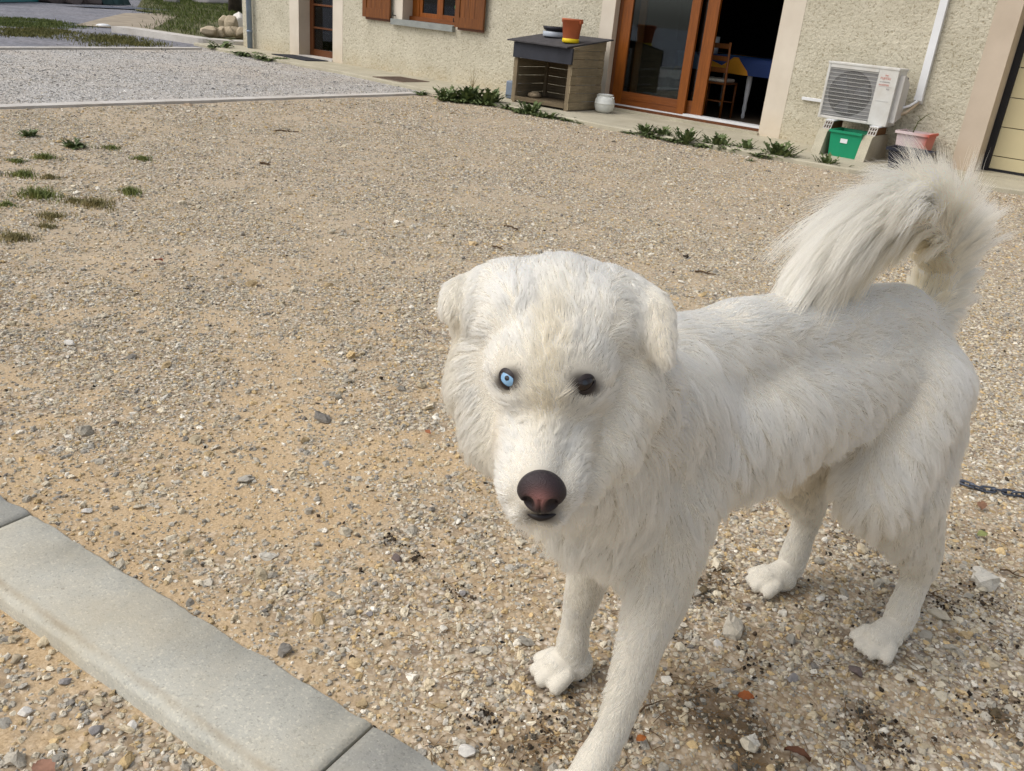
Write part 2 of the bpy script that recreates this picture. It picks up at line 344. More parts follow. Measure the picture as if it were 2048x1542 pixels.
# ------------------------------------------------------------------ concrete
def concrete(name, a, b, scale=6, speck=True, stain=None, rough=.85, edge=None):
    t = NT(name); t.set(rough, spec=.25); P = t.obj()
    c = t.ramp(t.noise(scale, 7, .65, P), [(.3, a), (.7, b)])
    if speck:
        v = t.n('TexVoronoi', i_Vector=P, i_Scale=260); sp = t.n('SeparateColor', i_Color=v.outputs['Color']).outputs[0]
        c = t.mix(.5, c, t.ramp(sp, [(0, (.55, .55, .55, 1)), (.15, (.9, .9, .9, 1)), (.85, (1.05, 1.04, 1.0, 1)), (1, (1.5, 1.45, 1.35, 1))]), 'MULTIPLY')
        c = t.mix(t.ramp(t.noise(38, 3, .5, P), [(.70, (0, 0, 0, 1)), (.76, (.55, .55, .55, 1))]), c, srgb(88, 84, 78))
    if stain: c = t.mix(t.ramp(t.noise(2.3, 8, .7, P), [(.45, (0, 0, 0, 1)), (.8, (.7, .7, .7, 1))]), c, stain)
    if edge is not None:                                # brownish water line on the lip of the kerb, patchy algae on its top
        yy = t.n('SeparateXYZ', i_Vector=P).outputs['Y']; w_ = t.math('ADD', yy, t.math('MULTIPLY', t.math('SUBTRACT', t.noise(14, 5, .6, P), .5), .012))
        c = t.mix(t.math('MULTIPLY', t.ramp(t.math('MULTIPLY', t.math('ABSOLUTE', t.math('SUBTRACT', w_, edge)), 40.0), [(.05, (1, 1, 1, 1)), (.45, (0, 0, 0, 1))]), t.ramp(t.noise(5, 5, .6, P), [(.35, (0, 0, 0, 1)), (.6, (.5, .5, .5, 1))])), c, srgb(138, 122, 96))
        c = t.mix(t.ramp(t.noise(90, 3, .6, P), [(.66, (0, 0, 0, 1)), (.72, (.5, .5, .5, 1))]), c, srgb(112, 108, 100))
    t.base(c); b1 = t.bump(t.noise(320, 4, .6, P), .35, .002); t.bump(t.noise(30, 5, .6, P), .25, .003, b1)
    return t.m
CON_K1 = concrete('kerb_concrete', srgb(170, 169, 160), srgb(190, 188, 177), stain=srgb(186, 174, 148), edge=-KW + .021)
CON_K2 = concrete('kerb_concrete_darker', srgb(150, 150, 145), srgb(168, 167, 160), stain=srgb(164, 158, 140), edge=-KW + .021)
CON_S = concrete('slab_concrete', srgb(166, 160, 142), srgb(188, 182, 162), 2.5, stain=srgb(150, 142, 122))
CON_P = concrete('strip_concrete', srgb(184, 180, 174), srgb(204, 200, 194), 3, stain=srgb(170, 160, 146))
CON_D = concrete('dark_concrete', srgb(96, 94, 90), srgb(122, 118, 110), 3)

# front kerb: rounded precast stones end to end
kerb = tag(empty('kerb', (KA[0], KA[1], 0), math.atan2(KD[1], KD[0])), kind='structure')
def kerb_stone(x0, x1, mat, dz, tilt=0):
    b = bmesh.new(); prof = [(.0, -.10), (.0, .016), (-.006, .022)]       # local y: 0 = far edge, negative = towards the camera side
    w = KW; prof += [(-w + .030, .022), (-w + .022, .0205), (-w + .017, .0145), (-w + .010, .0125), (-w + .003, .009), (-w, .002), (-w - .002, -.10)]
    nx = 60; rows = []
    for i in range(nx + 1):
        u = x0 + .0025 + (x1 - x0 - .005) * i / nx; e = min(i, nx - i); ch = .003 if e == 0 else 0
        row = []
        for j, (py, pz) in enumerate(prof):
            jit = .0026 * (vnoise(u * 38, j * 3.3, 3) - .5) * 2 if 1 <= j <= 8 else 0
            jf = (.0052 * (fbm(np.array(u * 22.), np.array(1.), 3, 8) - .5) * 2) if j <= 2 else 0
            row.append(b.verts.new((u, py + float(jit + jf), pz + float(jit) * .5 + dz - ch)))
        rows.append(row)
    for i in range(nx):
        for j in range(len(prof) - 1):
            f = b.faces.new((rows[i][j], rows[i + 1][j], rows[i + 1][j + 1], rows[i][j + 1])); f.smooth = True
    b.faces.new(rows[0]); b.faces.new(rows[-1][::-1]); bmesh.ops.recalc_face_normals(b, faces=b.faces[:])
    me = bpy.data.meshes.new('kerb_stone'); b.to_mesh(me); b.free(); me.materials.append(mat); o = bpy.data.objects.new('kerb_stone', me); C.objects.link(o); o.parent = kerb; return o
j1 = float((gp(62, 1026, .022)[:2] - KA) @ KD); j2 = float((gp(733, 1459, .022)[:2] - KA) @ KD)
kerb_stone(j1 - 1, j1, CON_K2, .002); kerb_stone(j1, j2, CON_K1, 0); kerb_stone(j2, j2 + 1, CON_K2, -.003); kerb_stone(j2 + 1, j2 + 2, CON_K1, 0)

def strip(name, A, D, L, w, z, mat, wob=.004):
    N = np.array([-D[1], D[0]]); n = int(L / .12); vs = []; fs = []
    for i in range(n + 1):
        p = A + D * (L * i / n)
        for k, (o_, zz) in enumerate(((0, z - .15), (0, z), (w, z), (w, z - .15))):
            j = (vnoise(np.array(i * .9 + k * 31.), np.array(2.), 5) - .5) * wob * 4
            q = p + N * (o_ + float(j)); vs.append((q[0], q[1], zz))
    for i in range(n):
        for k in range(3): fs.append((i * 4 + k, i * 4 + 4 + k, i * 4 + 5 + k, i * 4 + 1 + k))
    fs += [(0, 1, 2, 3), tuple(n * 4 + k for k in (3, 2, 1, 0))]
    return tag(MB().add(vs, fs).build(name, mat), kind='structure')
def line_strip(name, pa, pb, ext, w, z, mat):
    A = gp(*pa, z)[:2]; B = gp(*pb, z)[:2]; D = (B - A) / np.linalg.norm(B - A); 
    return strip(name, A - D * ext, D, np.linalg.norm(B - A) + ext, w, z, mat)
line_strip('concrete_strip', (0, 214), (855, 186), 6, .16, .024, CON_P)
line_strip('concrete_edging', (0, 95), (404, 96), 8, .16, .03, CON_P)

# walkway slab along the facade: top at ZS, edge worn and wavy
def slab():
    pts = [(-15.9, 9.75), (-14.7, 9.55), (-13.5, 9.50), (-12.3, 9.47), (-11.2, 9.47), (-10, 9.3), (-8.9, 9.14), (-7.9, 9.1), (-7.28, 9.05), (-5.92, 8.93), (-4.58, 8.91), (-3.45, 8.97), (-2.94, 9.02), (-2.45, 9.3), (-1.9, 9.6), (-1.48, 9.7), (1.0, 9.8), (6, 9.85)]
    xs = np.arange(-15.9, 6, .05); ex = np.interp(xs, [p[0] for p in pts], [p[1] for p in pts]) + (fbm(xs * 3, xs * 0 + 1, 3, 3) - .5) * .05
    vs = []; fs = []
    for x, e in zip(xs, ex):
        vs += [(x, e - .008, -.1), (x, e, ZS - .012), (x, e + .014, ZS), (x, YW - .3, ZS + .0015), (x, YW + .3, ZS + .0015)]
    for i in range(len(xs) - 1):
        for k in range(4): fs.append((i * 5 + k, i * 5 + 5 + k, i * 5 + 6 + k, i * 5 + 1 + k))
    tag(MB().add(vs, fs).build('walkway_slab', CON_S), kind='structure')
slab()
def sheet(name, poly, z, mat):
    return MB().add([(x, y, z) for x, y in poly], [tuple(range(len(poly)))]).build(name, mat)

# ------------------------------------------------------------------ house
def render_mat():
    t = NT('roughcast_render'); t.set(.92, spec=.15); P = t.obj()
    c = t.ramp(t.noise(3, 6, .6, P), [(.3, srgb(192, 186, 166)), (.7, srgb(208, 202, 183))])
    v = t.n('TexVoronoi', i_Vector=P, i_Scale=30, feature='F1', i_Randomness=1).outputs['Distance']
    n = t.noise(38, 5, .6, P, .9); n2 = t.noise(13, 4, .6, P, 1.2)
    h = t.math('ADD', t.math('MULTIPLY', n2, .9), t.math('ADD', t.math('MULTIPLY', n, 1.0), t.math('MULTIPLY', v, -.35)))
    c = t.mix(t.ramp(n, [(.34, (.85, .85, .85, 1)), (.48, (0, 0, 0, 1))]), c, srgb(150, 140, 116))
    pz = t.n('SeparateXYZ', i_Vector=P).outputs['Z']
    low = t.math('MULTIPLY', t.ramp(pz, [(.0, (1, 1, 1, 1)), (.35, (0, 0, 0, 1))]), t.ramp(t.noise(4, 6, .7, P), [(.3, (0, 0, 0, 1)), (.7, (1, 1, 1, 1))]))
    c = t.mix(t.math('MULTIPLY', low, .5), c, srgb(182, 160, 118))
    t.base(c); t.bump(h, 1.0, .014); return t.m
def smooth_render(name, a, b):
    t = NT(name); t.set(.9, spec=.15); P = t.obj()
    pz = t.n('SeparateXYZ', i_Vector=P).outputs['Z']
    c = t.ramp(t.noise(2.5, 6, .6, P), [(.3, a), (.7, b)])
    low = t.math('MULTIPLY', t.ramp(pz, [(.0, (1, 1, 1, 1)), (.4, (0, 0, 0, 1))]), t.ramp(t.noise(3, 6, .7, P), [(.3, (0, 0, 0, 1)), (.65, (1, 1, 1, 1))]))
    c = t.mix(t.math('MULTIPLY', low, .45), c, srgb(190, 164, 120))
    t.base(c); t.bump(t.noise(160, 4, .6, P), .3, .002); return t.m
REND = render_mat(); BAND = smooth_render('smooth_band_render', srgb(204, 194, 178), srgb(216, 207, 192)); PINK = smooth_render('pinkish_band_render', srgb(186, 172, 154), srgb(198, 184, 166))
def wood(name, a, b, scale=1.0, axis='Z', rough=.45, spec=.4, weather=None):
    t = NT(name); t.set(rough, spec=spec); P = t.obj()
    mp = t.n('Mapping', i_Vector=P); s = {'X': (2, 26, 26), 'Y': (26, 2, 26), 'Z': (26, 26, 2)}[axis]; mp.inputs['Scale'].default_value = tuple(k * scale for k in s)
    n = t.noise(1.3, 7, .65, mp.outputs[0], 1.2); n2 = t.noise(5, 5, .6, mp.outputs[0], .4)
    c = t.ramp(n, [(.3, a), (.7, b)]); c = t.mix(.35, c, t.ramp(n2, [(.3, (.6, .6, .6, 1)), (.7, (1.2, 1.2, 1.2, 1))]), 'MULTIPLY')
    oi = t.n('ObjectInfo').outputs['Random']; c = t.mix(.5, c, t.ramp(oi, [(0, (.72, .72, .72, 1)), (1, (1.15, 1.12, 1.08, 1))]), 'MULTIPLY')
    if weather: c = t.mix(t.ramp(t.noise(3, 7, .7, P), [(.4, (0, 0, 0, 1)), (.7, (.8, .8, .8, 1))]), c, weather)
    t.base(c); t.bump(n2, .4, .003); return t.m
OAK = wood('stained_door_wood', srgb(116, 62, 16), srgb(152, 86, 26), rough=.35)
OAKH = wood('stained_rail_wood', srgb(102, 54, 18), srgb(132, 74, 28), axis='X', rough=.4)
OAKD = wood('dark_stained_wood', srgb(88, 50, 26), srgb(116, 68, 34), rough=.4)
SHUT = wood('shutter_wood', srgb(92, 50, 14), srgb(130, 76, 24), rough=.45)
GREYW = wood('weathered_crate_wood', srgb(128, 116, 94), srgb(166, 152, 126), axis='Y', rough=.9, spec=.1, weather=srgb(112, 102, 84))
GREYWX = wood('weathered_crate_wood_long', srgb(100, 88, 70), srgb(140, 124, 100), axis='X', rough=.9, spec=.1, weather=srgb(88, 80, 66))
GREYWZ = wood('weathered_crate_post', srgb(112, 100, 82), srgb(148, 134, 110), axis='Z', rough=.9, spec=.1)
DARKPAINT = simple('dark_blue_black_paint', srgb(44, 46, 54), .7, .2, 6)
WHITE = simple('white_plastic', srgb(222, 224, 226), .4, .05, 3, .03)
ALU = simple('white_track', srgb(216, 218, 220), .35, .06, 4, .02)
SILL = concrete('sill_concrete', srgb(132, 136, 134), srgb(150, 154, 150), 6)
ZINC = simple('painted_zinc', srgb(128, 142, 160), .45, .12, 9, .05, .3)
CREAM = simple('cream_garage_door', srgb(200, 188, 150), .5, .05, 2, .08)
BLACK = simple('black_rubber', srgb(24, 24, 28), .6, .2, 10)
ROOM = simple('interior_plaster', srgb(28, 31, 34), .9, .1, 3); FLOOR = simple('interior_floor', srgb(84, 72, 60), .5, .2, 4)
def glass_mat():
    t = NT('window_glass'); g = t.n('BsdfGlossy', i_Roughness=.02, i_Color=(.9, .95, 1, 1)); tr = t.n('BsdfTransparent', i_Color=(.62, .68, .68, 1))
    fr = t.n('Fresnel', i_IOR=1.5); mx = t.n('MixShader'); t.l(t.math('MULTIPLY', fr.outputs[0], 1.4), mx.inputs[0]); t.l(tr.outputs[0], mx.inputs[1]); t.l(g.outputs[0], mx.inputs[2]); t.l(mx.outputs[0], t.out.inputs[0]); return t.m
GLASS = glass_mat()

house = tag(empty('house', (0, 0, 0)), 'long beige roughcast house with orange wooden doors and shutters behind the yard', 'house')
DX0, DX1 = -13.60, -12.66; WX0, WX1, WZ = -10.95, -9.80, .86; SX0, SX1 = -6.92, -4.60; GX0 = -2.11; HT = 2.75; XL = -15.30
T = .28
w_ = MB()
def wall_seg(x0, x1, z0, z1): w_.box(x0, x1, YW, YW + T, z0, z1)
wall_seg(XL, DX0, -.1, HT); wall_seg(DX0, DX1, 2.15, HT); wall_seg(DX1, WX0, -.1, HT); wall_seg(WX0, WX1, -.1, WZ - .06); wall_seg(WX0, WX1, 2.05, HT)
wall_seg(WX1, SX0, -.1, HT); wall_seg(SX0, SX1, 2.2, HT); wall_seg(SX1, GX0, -.1, HT); wall_seg(GX0, GX0 + 2.4, 2.1, HT); wall_seg(GX0 + 2.4, 4, -.1, HT)
w_.box(XL, XL + T, YW + T, YW + 8, -.1, HT)
part('wall', REND, house, w_)
def band(x0, x1, z0, z1, mat=BAND): part('smooth_band', mat, house, MB().box(x0, x1, YW - .004, YW + .05, z0, z1))
band(XL - .003, XL + .42, ZS, HT) if False else None
band(-13.86, DX0 - .0, .0, 2.4); band(DX1, -12.40, .0, 2.4); band(DX0, DX1, 2.146, 2.4)
band(-11.14, WX0, WZ - .05, 2.25); band(WX1, -9.62, WZ - .05, 2.25); band(-7.13, SX0, 0, 2.4); band(SX1, -4.33, 0, 2.4); band(SX0, SX1, 2.196, 2.4)
band(-2.35, GX0, 0, 2.3, PINK); band(GX0, GX0 + 2.4, 2.096, 2.3, PINK)
def reveal(x0, x1, z0, z1, mat=PINK, d=T):
    e = .004
    part('reveal', mat, house, MB().box(x0 - e, x0 + .003, YW - .0035, YW + d, z0, z1)); part('reveal', mat, house, MB().box(x1 - .003, x1 + e, YW - .0035, YW + d, z0, z1))
reveal(DX0, DX1, .04, 2.146); reveal(WX0, WX1, WZ, 2.05); reveal(SX0, SX1, .04, 2.196); reveal(GX0, GX0 + 2.4, .04, 2.096)
part('reveal_band', PINK, house, MB().box(-9.80, -9.79, YW - .005, YW, 0.9, 1.0)) if False else None
# left door: recessed glazed wooden door
yD = YW + .24
door = part('door', OAKD, house, MB().box(DX0 + .003, DX0 + .10, yD, yD + .06, .06, 2.14).box(DX1 - .13, DX1 - .003, yD, yD + .06, .06, 2.14).box(DX0 + .10, DX1 - .13, yD + .002, yD + .055, .06, .16))
for k in range(5):
    z0 = .19 + k * .38
    part('pane', GLASS, door, MB().box(DX0 + .10, DX1 - .13, yD + .025, yD + .031, z0, z0 + .34))
    part('glazing_bar', OAKD, door, MB().box(DX0 + .10, DX1 - .13, yD + .005, yD + .05, z0 - .03, z0))
part('handle', ALU, door, MB().tube([(DX0 + .06, yD - .002, 1.02), (DX0 + .06, yD - .05, 1.02), (DX0 + .17, yD - .05, 1.02)], .009, 8))
part('door_sill', CON_P, house, MB().box(DX0, DX1, YW - .02, YW + .36, ZS - .01, ZS + .03))
# window with open shutters
yN = YW + .2
win = part('window', OAKH, house, MB().box(WX0 + .0035, WX1 - .0035, yN - .05, yN + .07, WZ + .015, WZ + .075))
fr = part('window_frame', OAK, win, MB().box(WX0 + .11, WX0 + .17, yN, yN + .06, WZ + .075, 2.04).box(WX0 + .17, WX1 - .08, yN + .05, yN + .06, WZ + .075, WZ + .1).box(WX1 - .08, WX1 - .003, yN, yN + .06, WZ + .075, 2.04).box(WX0 + .0035, WX0 + .11, yN + .015, yN + .05, WZ + .075, 2.04))
for a, b in ((WX0 + .17, WX0 + .62), (WX0 + .62, WX1 - .08)):
    part('casement', OAK, win, MB().box(a, a + .06, yN + .01, yN + .05, WZ + .075, 2.04).box(b - .06, b, yN + .01, yN + .05, WZ + .075, 2.04).box(a + .06, b - .06, yN + .012, yN + .048, WZ + .075, WZ + .14))
    part('pane', GLASS, win, MB().box(a + .06, b - .06, yN + .028, yN + .034, WZ + .14, 2.0))
orn = part('green_glass_ornament', simple('green_glass', srgb(104, 190, 120), .15, .25, 30, .1), win, MB().lathe([(0, -.07), (.04, -.06), (.06, -.02), (.06, .02), (.035, .06), (0, .08)], (WX1 - .20, yN + .08, 1.13), 16))
sm = MB(); sm.prism([(-11.15, YW - .07), (-9.78, YW - .07), (-9.78, YW + .02), (WX1 - .001, YW + .02), (WX1 - .001, YW + .19), (WX0 + .001, YW + .19), (WX0 + .001, YW + .02), (-11.15, YW + .02)], WZ - .075, WZ + .012)
part('window_sill', SILL, win, sm)
def shutter(x0, x1, z0, yoff, hinge):
    y0 = YW - yoff - .035; y1 = YW - yoff; z1 = 2.0
    sh = part('shutter', SHUT, house, MB().box(x0, x0 + .09, y0, y1, z0, z1).box(x1 - .09, x1, y0, y1, z0, z1).box(x0 + .09, x1 - .09, y0 + .001, y1 - .001, z0, z0 + .14).box(x0 + .09, x1 - .09, y0 + .001, y1 - .001, z1 - .1, z1))
    n = 4; w = (x1 - x0 - .18) / n
    for k in range(n): part('board', SHUT, sh, MB().box(x0 + .09 + k * w + .002, x0 + .09 + (k + 1) * w - .002, y0 + .012, y1 - .006, z0 + .14, z1 - .1))
    part('ledge', OAKD, sh, MB().box(x0 + .04, x1 - .02, y1, y1 + .028, z0 - .035, z0 + .05))
    part('stay', BLACK, sh, MB().tube([(hinge, YW - .0, z0 + .07), (hinge, YW - .07, z0 + .07), (hinge, YW - .075, z0 + .12)], .008, 6))
shutter(-11.82, -11.17, .85, .045, -11.10); shutter(-9.72, -9.14, .86, .06, -9.76)
# sliding door
yS = YW + .12
fr = part('sliding_door_frame', OAKD, house, MB().box(SX0 + .004, SX0 + .055, yS - .02, yS + .12, .10, 2.19).box(SX1 - .045, SX1 - .004, yS + .06, yS + .12, .10, 2.19).box(SX0 + .055, SX1 - .045, yS - .02, yS + .12, 2.12, 2.19))
def panel(x0, x1, y, zb, zt=2.12, st=.13, st2=None, glass=True):
    st2 = st2 or st
    p = part('sliding_panel', OAK, house, MB().box(x0, x0 + st, y, y + .045, zb, zt).box(x1 - st2, x1, y, y + .045, zb, zt))
    part('bottom_rail', OAKH, p, MB().box(x0 + st, x1 - st2, y + .002, y + .043, zb, zb + .17).box(x0 + st, x1 - st2, y - .004, y + .04, zb + .075, zb + .082))
    part('pane', GLASS, p, MB().box(x0 + st, x1 - st2, y + .02, y + .026, zb + .17, zt - .1)); return p
panel(SX0 + .055, -5.73, yS - .015, .135, st=.15, st2=.12); panel(SX0 + .28, -5.50, yS + .05, .14, st=.10, st2=.16)
part('track', ALU, house, MB().box(-5.72, SX1 - .004, yS - .045, yS + .1, .118, .148).box(SX0 + .004, -5.72, yS - .03, yS + .1, .118, .133))
part('threshold_board', OAKD, house, MB().box(SX0 + .004, SX1 - .004, yS - .055, yS + .3, .085, .117))
part('door_step', CON_S, house, MB().box(SX0 - .0, SX1 - .0, YW - .035, YW + .55, ZS - .01, .084))
# garage door
yG = YW + .3
gd = part('garage_door', BLACK, house, MB().box(GX0 + .004, GX0 + .075, yG - .03, yG + .04, .052, 2.09).box(GX0 + .075, GX0 + 2.33, yG - .01, yG + .03, .052, .085).box(GX0 + 2.33, GX0 + 2.396, yG - .03, yG + .04, .052, 2.09))
zb = [.085, .22, .52, .82, 1.12, 1.42, 1.72, 2.09]
for a, b in zip(zb[:-1], zb[1:]): part('garage_panel', CREAM, gd, MB().box(GX0 + .075, GX0 + 2.33, yG, yG + .03, a + .004, b - .004, .003))
part('garage_backing', BLACK, gd, MB().box(GX0 + .08, GX0 + 2.32, yG + .031, yG + .04, .09, 2.08))
part('garage_threshold', CON_S, house, MB().box(GX0, GX0 + 2.4, YW - .02, YW + .4, ZS - .02, ZS + .012))
# drainpipe
dp = part('drainpipe', ZINC, house, MB().tube([(-14.97, YW - .085, ZS + .004), (-14.97, YW - .085, HT)], .05, 16))
part('pipe_collar', ZINC, dp, MB().tube([(-14.97, YW - .085, .33), (-14.97, YW - .085, .37)], .056, 16))
# room behind the glass and garage
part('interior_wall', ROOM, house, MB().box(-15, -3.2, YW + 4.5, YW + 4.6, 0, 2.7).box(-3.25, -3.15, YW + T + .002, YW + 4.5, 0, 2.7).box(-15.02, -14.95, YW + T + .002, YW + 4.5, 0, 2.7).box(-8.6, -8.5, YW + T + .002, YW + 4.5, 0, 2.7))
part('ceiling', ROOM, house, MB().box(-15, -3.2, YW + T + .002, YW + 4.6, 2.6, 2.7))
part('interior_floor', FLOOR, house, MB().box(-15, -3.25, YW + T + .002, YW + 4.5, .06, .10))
part('roof', simple('roof_tile', srgb(150, 100, 76), .9), house, MB().add([(XL - .3, YW - .35, HT - .02), (5, YW - .35, HT - .02), (5, YW + 4.5, HT + 1.6), (XL - .3, YW + 4.5, HT + 1.6), (XL - .3, YW - .35, HT + .12), (5, YW - .35, HT + .12), (5, YW + 4.5, HT + 1.74), (XL - .3, YW + 4.5, HT + 1.74)], [(0, 1, 2, 3), (7, 6, 5, 4), (0, 4, 5, 1), (1, 5, 6, 2), (2, 6, 7, 3), (3, 7, 4, 0)]))
# white cable trunking and small horizontal duct
du = part('cable_trunking', WHITE, house, MB().box(-2.885, -2.805, YW - .06, YW, .735, HT - .05, .004))
part('trunking_cap', WHITE, du, MB().prism([(YW - .062, .735), (YW - .062, .69), (YW - .02, .655), (YW, .655), (YW, .735)], -2.887, -2.803, 'x'))
part('side_duct', WHITE, house, MB().box(-4.14, -3.7, YW - .03, YW, .53, .565, .003))

# ------------------------------------------------------------------ furniture seen through the open door
def cloth_mat():
    t = NT('printed_tablecloth'); t.set(.8); P = t.obj()
    v = t.n('TexVoronoi', i_Vector=P, i_Scale=2.6); f = t.n('SeparateColor', i_Color=v.outputs['Color']).outputs[0]
    t.base(t.ramp(f, [(0, srgb(44, 80, 140)), (.34, srgb(44, 80, 140)), (.35, srgb(206, 140, 30)), (.5, srgb(206, 140, 30)), (.51, srgb(120, 150, 190)), (.6, srgb(120, 150, 190)), (.61, srgb(34, 58, 112))], 'CONSTANT')); return t.m
tb = tag(empty('table'), 'dark dining table with white turned legs inside the open glass door', 'table')
part('tabletop', OAKD, tb, MB().box(-6.45, -4.5, 11.55, 12.9, .82, .86))
for lx, ly in ((-5.40, 11.62), (-4.6, 11.62), (-6.35, 12.8), (-4.6, 12.8)):
    part('leg', WHITE, tb, MB().lathe([(.02, 0), (.028, .03), (.02, .07), (.03, .12), (.024, .2), (.034, .34), (.038, .5), (.032, .56), (.042, .58), (.042, .72)], (lx, ly, .10), 14))
clo = MB(); nx, ny = 26, 30; x0, x1, y0, y1 = -6.52, -4.44, 11.48, 12.96
edge = [(x0 + (x1 - x0) * i / 24, y0) for i in range(25)] + [(x1, y0 + (y1 - y0) * i / 24) for i in range(1, 25)] + [(x1 - (x1 - x0) * i / 24, y1) for i in range(1, 25)] + [(x0, y1 - (y1 - y0) * i / 24) for i in range(1, 24)]
ne = len(edge); vs = [(x, y, .866) for x, y in edge]; cx, cy = (x0 + x1) / 2, (y0 + y1) / 2
for lv, dz in ((1, .06), (2, .14), (3, .21)):
    for i, (x, y) in enumerate(edge):
        o_ = .012 * lv * math.sin(i * 1.1) + .012; d = Vector((x - cx, y - cy, 0)).normalized(); vs.append((x + d.x * o_, y + d.y * o_, .866 - dz - (.05 * lv / 3 if (i % 24) < 2 else 0)))
fs = [tuple(range(ne))] + [(l * ne + i, l * ne + (i + 1) % ne, (l + 1) * ne + (i + 1) % ne, (l + 1) * ne + i) for l in range(3) for i in range(ne)]
tag(MB().add(vs, fs, True).build('tablecloth', cloth_mat()), 'blue and orange patterned cloth hanging over the table indoors', 'tablecloth')
def chair(x, y, rz, label, group='wooden chairs at the indoor table'):
    t = tag(empty('chair', (x, y, .10), rz), label, 'chair', group)
    m = SHUT
    for sx in (-.19, .19):
        MB().tube([(sx, -.19, 0), (sx * .98, -.2, .45), (sx * .95, -.24, .95)], .017, 8).build('leg', m, t)
        MB().tube([(sx, .18, 0), (sx, .18, .44)], .016, 8).build('leg', m, t)
    MB().box(-.2, .2, -.2, .2, .43, .455, .005).build('seat', m, t)
    for z in (.58, .72, .87): MB().box(-.18, .18, -.235, -.215, z, z + .06, .004).build('back_slat', m, t)
    MB().tube([(-.19, -.19, .22), (.19, -.19, .22)], .009, 6).build('stretcher', m, t); MB().tube([(-.19, .18, .2), (.19, .18, .2)], .009, 6).build('stretcher', m, t)
    return t
chair(-5.64, 11.18, R(4), 'wooden slat back chair with pale cushion just inside the open door')
tag(MB().box(-.17, .17, -.17, .17, 0, .04, .015).build('seat_cushion', simple('pale_cushion', srgb(190, 184, 172), .9, .25, 60)), 'pale patterned seat cushion on the indoor chair', 'cushion')
bpy.data.objects['seat_cushion'].location = (-5.64, 11.18, .556); bpy.data.objects['seat_cushion'].rotation_euler = (0, 0, R(4))
chair(-5.0, 13.2, R(180), 'wooden slat back chair at the far side of the indoor table')
rl = tag(MB().lathe([(.02, 0), (.055, 0), (.055, .22), (.02, .22), (.02, 0)], (-6.12, 11.85, .87), 20).build('paper_roll', simple('white_paper', srgb(214, 216, 218), .9)), 'white paper towel roll standing on the indoor table', 'paper roll')

# ------------------------------------------------------------------ air conditioner
ACX0, ACX1, ACY, ACZ0, ACZ1 = -3.75, -2.99, 9.98, .405, .985
ac = tag(empty('air_conditioner', (0, 0, 0)), 'white outdoor air conditioning unit with square fan grille on two stands', 'air conditioner')
ACW = simple('ac_white_metal', srgb(206, 206, 202), .45, .05, 5, .03, dirt=srgb(184, 178, 166)); ACG = simple('ac_grey_plastic', srgb(176, 176, 174), .5, .05)
gx1 = ACX0 + .555
cs = MB(); cs.box(ACX0, ACX1, ACY + .03, ACY + .29, ACZ0, ACZ1, .012)
# front frame round the grille opening
cs.box(ACX0, ACX0 + .028, ACY, ACY + .04, ACZ0, ACZ1, .006).box(ACX0 + .028, gx1, ACY, ACY + .04, ACZ1 - .05, ACZ1, .006).box(ACX0 + .028, gx1, ACY, ACY + .04, ACZ0, ACZ0 + .03, .006).box(gx1, ACX1, ACY, ACY + .04, ACZ0, ACZ1, .006)
part('casing', ACW, ac, cs)
part('top_lid', ACW, ac, MB().box(ACX0 - .006, ACX1 + .006, ACY - .006, ACY + .3, ACZ1 - .012, ACZ1 + .012, .005))
part('fan_recess', BLACK, ac, MB().tube([(ACX0 + .29, ACY + .0255, .69), (ACX0 + .29, ACY + .0225, .69)], .235, 40))
fan = part('fan', simple('fan_grey', srgb(60, 64, 70), .5), ac, MB().tube([(ACX0 + .29, ACY + .022, .69), (ACX0 + .29, ACY + .014, .69)], .06, 20))
for k in range(3):
    a = k * 2.094 + .3; ps = [(ACX0 + .29 + math.cos(a + da) * r, ACY + .019 + da * .006, .69 + math.sin(a + da) * r) for r, da in ((.06, -.25), (.21, -.45), (.22, .35), (.06, .35))]
    part('blade', simple('fan_blade', srgb(72, 76, 84), .5) if k == 0 else bpy.data.materials['fan_blade'], fan, MB().add(ps + [(x, y + .002, z) for x, y, z in ps], [(0, 1, 2, 3), (7, 6, 5, 4), (0, 4, 5, 1), (1, 5, 6, 2), (2, 6, 7, 3), (3, 7, 4, 0)]))
part('coil', simple('ac_coil', srgb(150, 150, 152), .6), ac, MB().box(ACX0 + .028, gx1, ACY + .026, ACY + .0295, ACZ0 + .03, ACZ1 - .05))
gr = MB()
for k in range(46): xx = ACX0 + .032 + k * (gx1 - ACX0 - .036) / 45; gr.box(xx, xx + .0028, ACY + .004, ACY + .008, ACZ0 + .03, ACZ1 - .05)
o = part('grille', ACG, ac, gr); o['kind'] = 'stuff'
for k in range(13):
    zz = ACZ0 + .045 + k * .0395
    part('grille_bar', ACW, ac, MB().box(ACX0 + .028, gx1, ACY - .003, ACY + .0035, zz, zz + .0034))
part('panel_groove', ACG, ac, MB().box(gx1 + .03, ACX1 - .04, ACY - .002, ACY - .0003, .802, .806)); part('panel_groove', ACG, ac, MB().box(gx1 + .03, ACX1 - .04, ACY - .002, ACY - .0003, .655, .659))
SC = simple('ac_side_cover', srgb(196, 194, 190), .5, .05)
part('valve_cover', SC, ac, MB().prism([(ACY + .06, .45), (ACY + .25, .50), (ACY + .29, .62), (ACY + .29, .84), (ACY + .12, .93), (ACY + .06, .93)], ACX1 + .001, ACX1 + .055, 'x'))
part('valve', BLACK, ac, MB().tube([(ACX1, ACY + .2, .90), (ACX1 + .05, ACY + .2, .90)], .014, 10))
